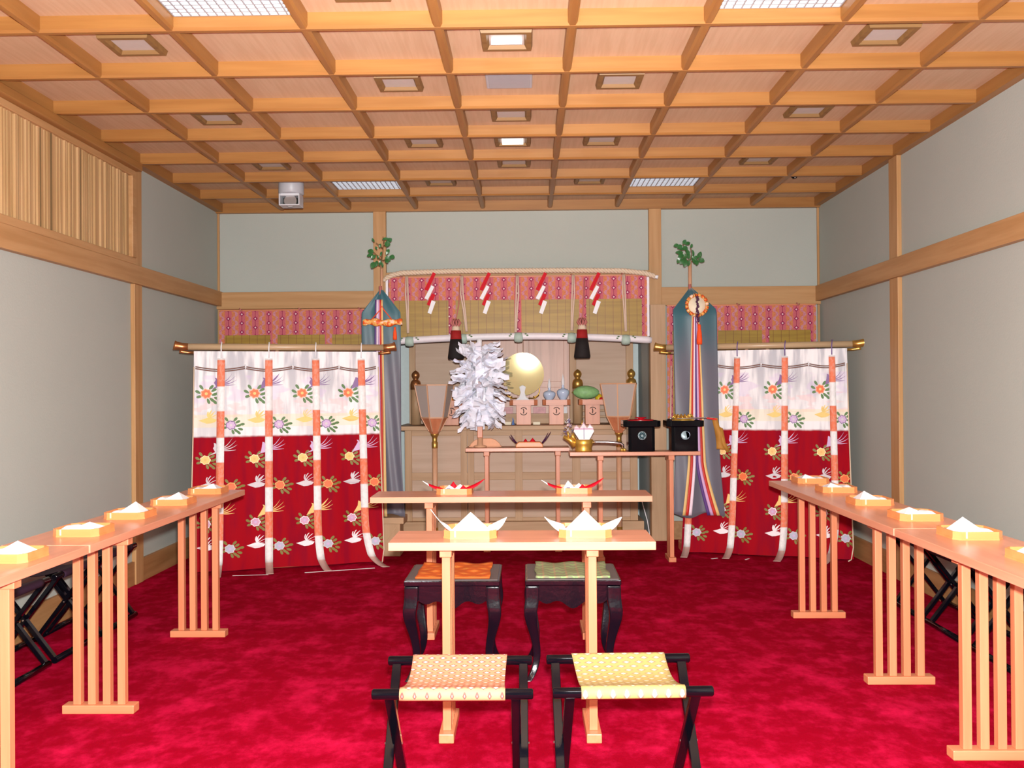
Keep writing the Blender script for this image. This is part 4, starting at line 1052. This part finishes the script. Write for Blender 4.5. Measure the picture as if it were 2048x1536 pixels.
for k in range(60):   # short inner folds that fill the middle
    th = rr.uniform(0, 2*PI); z = rr.uniform(.24, .76); c = Vector((math.cos(th)*.07, math.sin(th)*.07, z)); p = Vector((-math.sin(th), math.cos(th), rr.uniform(-.6, .6)))*.035
    n_ = Vector((math.cos(th), math.sin(th), 0))
    b.grid([[c-p, c+p], [c-p+n_*.05-Vector((0, 0, .06)), c+p+n_*.05-Vector((0, 0, .06))], [c-p+n_*.02-Vector((0, 0, .12)), c+p+n_*.04-Vector((0, 0, .12))]], None, False)
o = b.build('paper_streamers', 'haraeW', t, solid=.0007); o['kind'] = 'stuff'
# rounded wooden board behind it
t = empty('curved_wooden_board', (-.262, 7.51, .8225), 0, 'low peach-coloured wooden board with a rounded top behind the wand stand', 'board')
MB().prism([(-.125, 0), (.125, 0), (.118, .022), (.085, .052), (.05, .066), (-.05, .066), (-.085, .052), (-.118, .022)], -.012, .012, mat=Matrix(((1, 0, 0, 0), (0, 0, 1, 0), (0, 1, 0, 0), (0, 0, 0, 1)))).build('board', 'curve', t, bevel=.003)
MB().box(-.13, .13, -.025, .025, 0, .006).build('board_foot', 'curve', t)
# shallow tray with two red papers and dark sprigs
t = empty('rounded_tray', (.095, 7.40, .8225), 0, 'shallow round-ended wooden tray with small red peaks in front of the altar', 'tray')
MB().prism([(-.110, 0), (.110, 0), (.108, .022), (.085, .044), (-.085, .044), (-.108, .022)], -.05, .05, mat=Matrix(((1, 0, 0, 0), (0, 0, 1, 0), (0, 1, 0, 0), (0, 0, 0, 1)))).build('tray_body', 'tray', t, bevel=.006)
t2 = empty('folded_paper', (.095, 7.40, .8225+.045), 0, 'two small red paper peaks with dark sprigs on the round-ended tray', 'folded paper')
peak(t2, -.050, -.012, -.031, .024, -.03, 'red', 'red_sheet', z0=.0); peak(t2, .0, .052, .026, .030, -.03, 'red', 'red_sheet', z0=.0)
b = MB()
for x0, x1, z1 in ((-.104, -.160, .045), (-.100, -.148, .058), (.104, .160, .055), (.106, .172, .078), (.100, .150, .070)): b.tube([(x0, -.02, -.012), ((x0+x1)/2, -.025, z1*.45-.008), (x1, -.03, z1)], [.004, .005, .002], None, 6)
b.build('dark_sprig', 'redF' if False else 'beads', t2)

# ================================================================ THINGS ON THE RIGHT OFFERING TABLE
TZ = .8175
t = empty('golden_pot', (.500, 6.955, TZ), 0, 'golden long-handled sake pot topped with a white and pink paper butterfly', 'pot')
MB().lathe([(0, 0), (.062, 0), (.066, .006), (.060, .02), (.070, .05), (.073, .085), (.066, .090), (.0, .090)], seg=28).build('pot_body', 'gold', t)
MB().tube([(-.060, -.0, .045), (-.100, -.0, .085), (-.150, -.0, .110)], [.030, .022, .012], None, 12).build('spout', 'gold', t)
MB().tube([(-.070, .0, .08), (-.085, -.005, .135)], [.022, .014], None, 10).build('spout_neck', 'gold', t)
hdl = MB().tube([(.060, 0, .065), (.10, 0, .068), (.19, -.005, .066), (.275, -.01, .058), (.293, -.01, .045), (.296, -.01, .0)], [.013, .012, .012, .012, .010, .009], None, 12).build('handle', 'silver', t)
MB().lathe([(0, 0), (.011, 0), (.012, .012), (.008, .020), (0, .02)], c=(.285, -.022, 0), seg=12).build('handle_foot', 'gold', hdl)
MB().lathe([(0, 0), (.011, 0), (.012, .012), (.008, .020), (0, .02)], c=(.306, -.022, 0), seg=12).build('handle_foot', 'gold', hdl)
b = MB(); YM = Matrix(((1, 0, 0, 0), (0, 0, 1, 0), (0, 1, 0, 0), (0, 0, 0, 1)))
b.prism([(-.036, 0), (.040, 0), (.075, .062), (.070, .075), (-.072, .075), (-.076, .062)], -.070, -.064, 'white', YM)
b.prism([(-.072, .0751), (.070, .0751), (.068, .084), (-.070, .084)], -.069, -.063, 'm_ma', YM)
for x0, x1, xp, zp, yy in ((-.03, .024, -.002, .122, -.060), (.024, .072, .045, .108, -.050), (-.074, -.032, -.055, .100, -.050)):
    b.prism([(x0, .084), (x1, .084), (xp, zp)], yy-.003, yy, 'wpink' if x0 < 0 else 'white', YM); b.prism([(x0-.006, .084), (xp, zp+.008), (x1+.006, .084), (xp, zp+.002)], yy, yy+.002, 'm_ma', YM)
pb = b.build('paper_butterfly', None, t); pb.location = (0, .0, .090)
MB().tube([(0, -.074, .005), (0, -.074, .090)], .002, None, 6).build('paper_string', 'violet', pb)
MB().tube([(-.012, -.02, .09), (-.010, -.02, .142)], .004, None, 6).build('gold_pin', 'gold', pb)
b = MB(); rr = random.Random(4)
for k in range(48):
    a = rr.uniform(0, 2*PI); z = rr.uniform(.12, .235); q = (z-.12)/.115; r = .040*(1-q*.85); c = Vector((-.118+r*math.cos(a), -.01+r*math.sin(a), z)); d = Vector((math.cos(a), math.sin(a), rr.uniform(.3, 1.2)))*.016; p = Vector((-math.sin(a), math.cos(a), .2))*.008
    b.face([c-p, c+p, c+d+p*.4, c+d-p*.4], rr.choice(['violet', 'violet', 'white', 'blueP', 'wpink']))
b.tube([(-.112, -.005, .100), (-.116, -.01, .15)], .008, 'gold', 8)
b.build('paper_flower', None, t)
# black stands
def black_stand():
    t = empty('lacquer_stand', label='x', cat='stand', group='two black lacquer stands')
    MB().prism(oct_(.098, .022), 0, .180).build('stand_body', 'blk', t, bevel=.002)
    b = MB(); o, n, l = oct_(.138, .03), oct_(.128, .028), oct_(.110, .026)
    b.grid([[(*p, .180) for p in l], [(*p, .186) for p in o], [(*p, .228) for p in o], [(*p, .228) for p in n], [(*p, .196) for p in n]], None, False, True)
    b.prism(oct_(.130, .028), .182, .197); b.build('tray_top', 'blk', t, bevel=.002)
    return t
bs = black_stand(); bs['category'] = 'stand'
o1 = place(bs, True, (.927, 6.952, TZ), 0, 'black lacquer stand holding red sake cups, left of the two', scale=(1, .82, 1))
o2 = place(bs, False, (1.246, 6.952, TZ), 0, 'black lacquer stand holding a golden pot lid and long handle, right of the two', scale=(1, .82, 1))
for o_, full in ((o1, True), (o2, False)):
    b = MB(); b.lathe([(0, 0), (.033, 0), (.031, .002), (0, .003)], c=(0, 0, 0), mat=Matrix.Translation((.002, -.1005, .118)) @ Matrix.Rotation(PI/2, 4, 'X'), seg=12 if full else 28)
    c_ = b.build('round_crest', plain('crest_silver', (.30, .42, .46), .35, metal=.3) if 'crest' not in M else M['crest'], o_); M.setdefault('crest', bpy.data.materials.get('crest_silver'))
    b = MB()
    if full:
        for k in range(6): b.lathe([(0, 0), (.010, 0), (0, .002)], mat=Matrix.Translation((.002+.017*math.cos(k), -.1035, .118+.017*math.sin(k))) @ Matrix.Rotation(PI/2, 4, 'X'), seg=8)
        b.build('crest_petals', plain('crest_dark', (.08, .16, .20), .4), c_)
    else:
        b.prism([(.031*math.cos(a), .031*math.sin(a)) for a in [-1.1+k*2.6/14 for k in range(15)]]+[(.010+.024*math.cos(a), .004+.024*math.sin(a)) for a in [1.5-k*2.6/14 for k in range(15)]], 0, .002, mat=Matrix.Translation((.002, -.1035, .118)) @ Matrix.Rotation(PI/2, 4, 'X'))
        b.build('crest_moon', 'porc', c_)
# inner red lining of the left tray is a saucer
t = empty('red_saucer', (.927, 6.952, TZ+.1985), 0, 'wide flat red lacquer saucer in the left black stand', 'saucer')
MB().lathe([(0, 0), (.070, 0), (.100, .034), (.097, .036), (.068, .010), (0, .010)], seg=32).build('dish', plain('red_lacquer', (.42, .008, .012), .3), t)
cup = empty('sake_cup', (0, 0, 0), 0, 'x', 'cup', 'red lacquer sake cups stacked on the saucer')
MB().lathe([(0, .004), (.020, .0), (.022, .004), (.018, .007), (.040, .018), (.046, .024), (.044, .025), (.0, .010)], seg=28).build('cup_bowl', 'red', cup)
for k, s_ in enumerate(('lowest', 'middle', 'topmost')): place(cup, k == 0, (.930, 6.952, TZ+.2090+.0135*k), 0, 'red lacquer sake cup on the left black stand, '+s_+' of three', scale=(1.25-.12*k, 1.25-.12*k, .62))
t = empty('golden_ladle_pot', (1.246, 6.952, TZ+.1975), 0, 'flat golden lidded sake pan with a long handle lying on the right black stand', 'pan')
MB().lathe([(0, 0), (.070, 0), (.080, .015), (.084, .034), (.060, .046), (.045, .060), (.02, .066), (0, .066)], seg=28).build('pan_body', 'gold', t)
b = MB(); rr = random.Random(6)
for k in range(14):
    a = k/14*2*PI; b.tube([(.045*math.cos(a), .045*math.sin(a), .050), (.062*math.cos(a+.3), .062*math.sin(a+.3), .072), (.080*math.cos(a+.5), .080*math.sin(a+.5), .046)], .005, None, 6)
b.build('gold_cord', 'gold', t)
MB().bar((-.06, -.088, .046), (.222, -.060, .050), .026, .008).build('long_handle', 'silver', t, bevel=.003)
MB().bar((.16, -.078, .047), (.236, -.070, .036), .004, .012).build('handle_lacing', 'redF', t)
MB().tube([(-.125, -.05, .036), (-.10, -.06, .048), (-.075, -.05, .04)], .006, None, 8).build('spout', 'silver', t)
b = MB(); rows = []
for k in range(15):
    q = k/14; rows.append([(.216+.035*math.sin(q*1.6)-.010, -.03, .050-.235*q), (.248+.060*q, -.045+.01*math.sin(q*9), .046-.235*q)])
b.grid(rows, None); b.build('ochre_ribbon', 'brownc', t, solid=.002)
b = MB(); b.grid([[(.262, -.05, -.02), (.285, -.05, -.03)], [(.275, -.05, -.14), (.305, -.05, -.14)], [(.315, -.05, -.215), (.335, -.05, -.195)]], None); b.build('ochre_ribbon', 'brownc', t, solid=.002)
t = empty('small_bell', (.735, 7.885, 1.0), 0, 'x', 'bell'); bpy.data.objects.remove(t)
# bits on the floor and a cable
for k, (x0, y0, x1, y1, w_, lab) in enumerate(((-1.50, 6.52, -1.03, 6.68, .012, 'thin white paper strip on the carpet before the left curtain'), (-1.98, 6.42, -1.74, 6.455, .004, 'very thin pale strip on the carpet near the left curtain corner'),
    (1.455, 6.98, 1.505, 7.01, .014, 'small white paper scrap on the carpet between the right curtain ribbons'), (1.70, 6.94, 1.735, 6.985, .012, 'dark-edged paper scrap on the carpet under the right curtain'))):
    t = empty('paper_scrap', ((x0+x1)/2, (y0+y1)/2, 0), math.atan2(y1-y0, x1-x0), lab, 'paper scrap'); L = math.hypot(x1-x0, y1-y0)
    MB().box(-L/2, L/2, -w_/2, w_/2, .001, .003).build('scrap', 'white', t)
t = empty('power_cord', (1.07, 7.80, 0), 0, 'thin white cord running down beside the altar on the right', 'cord')
MB().tube([(-.03, .11, .36), (-.01, .09, .28), (.02, .06, .16), (.035, .04, .05), (.03, .0, .006)], .004, None, 6).build('cord', 'white', t)
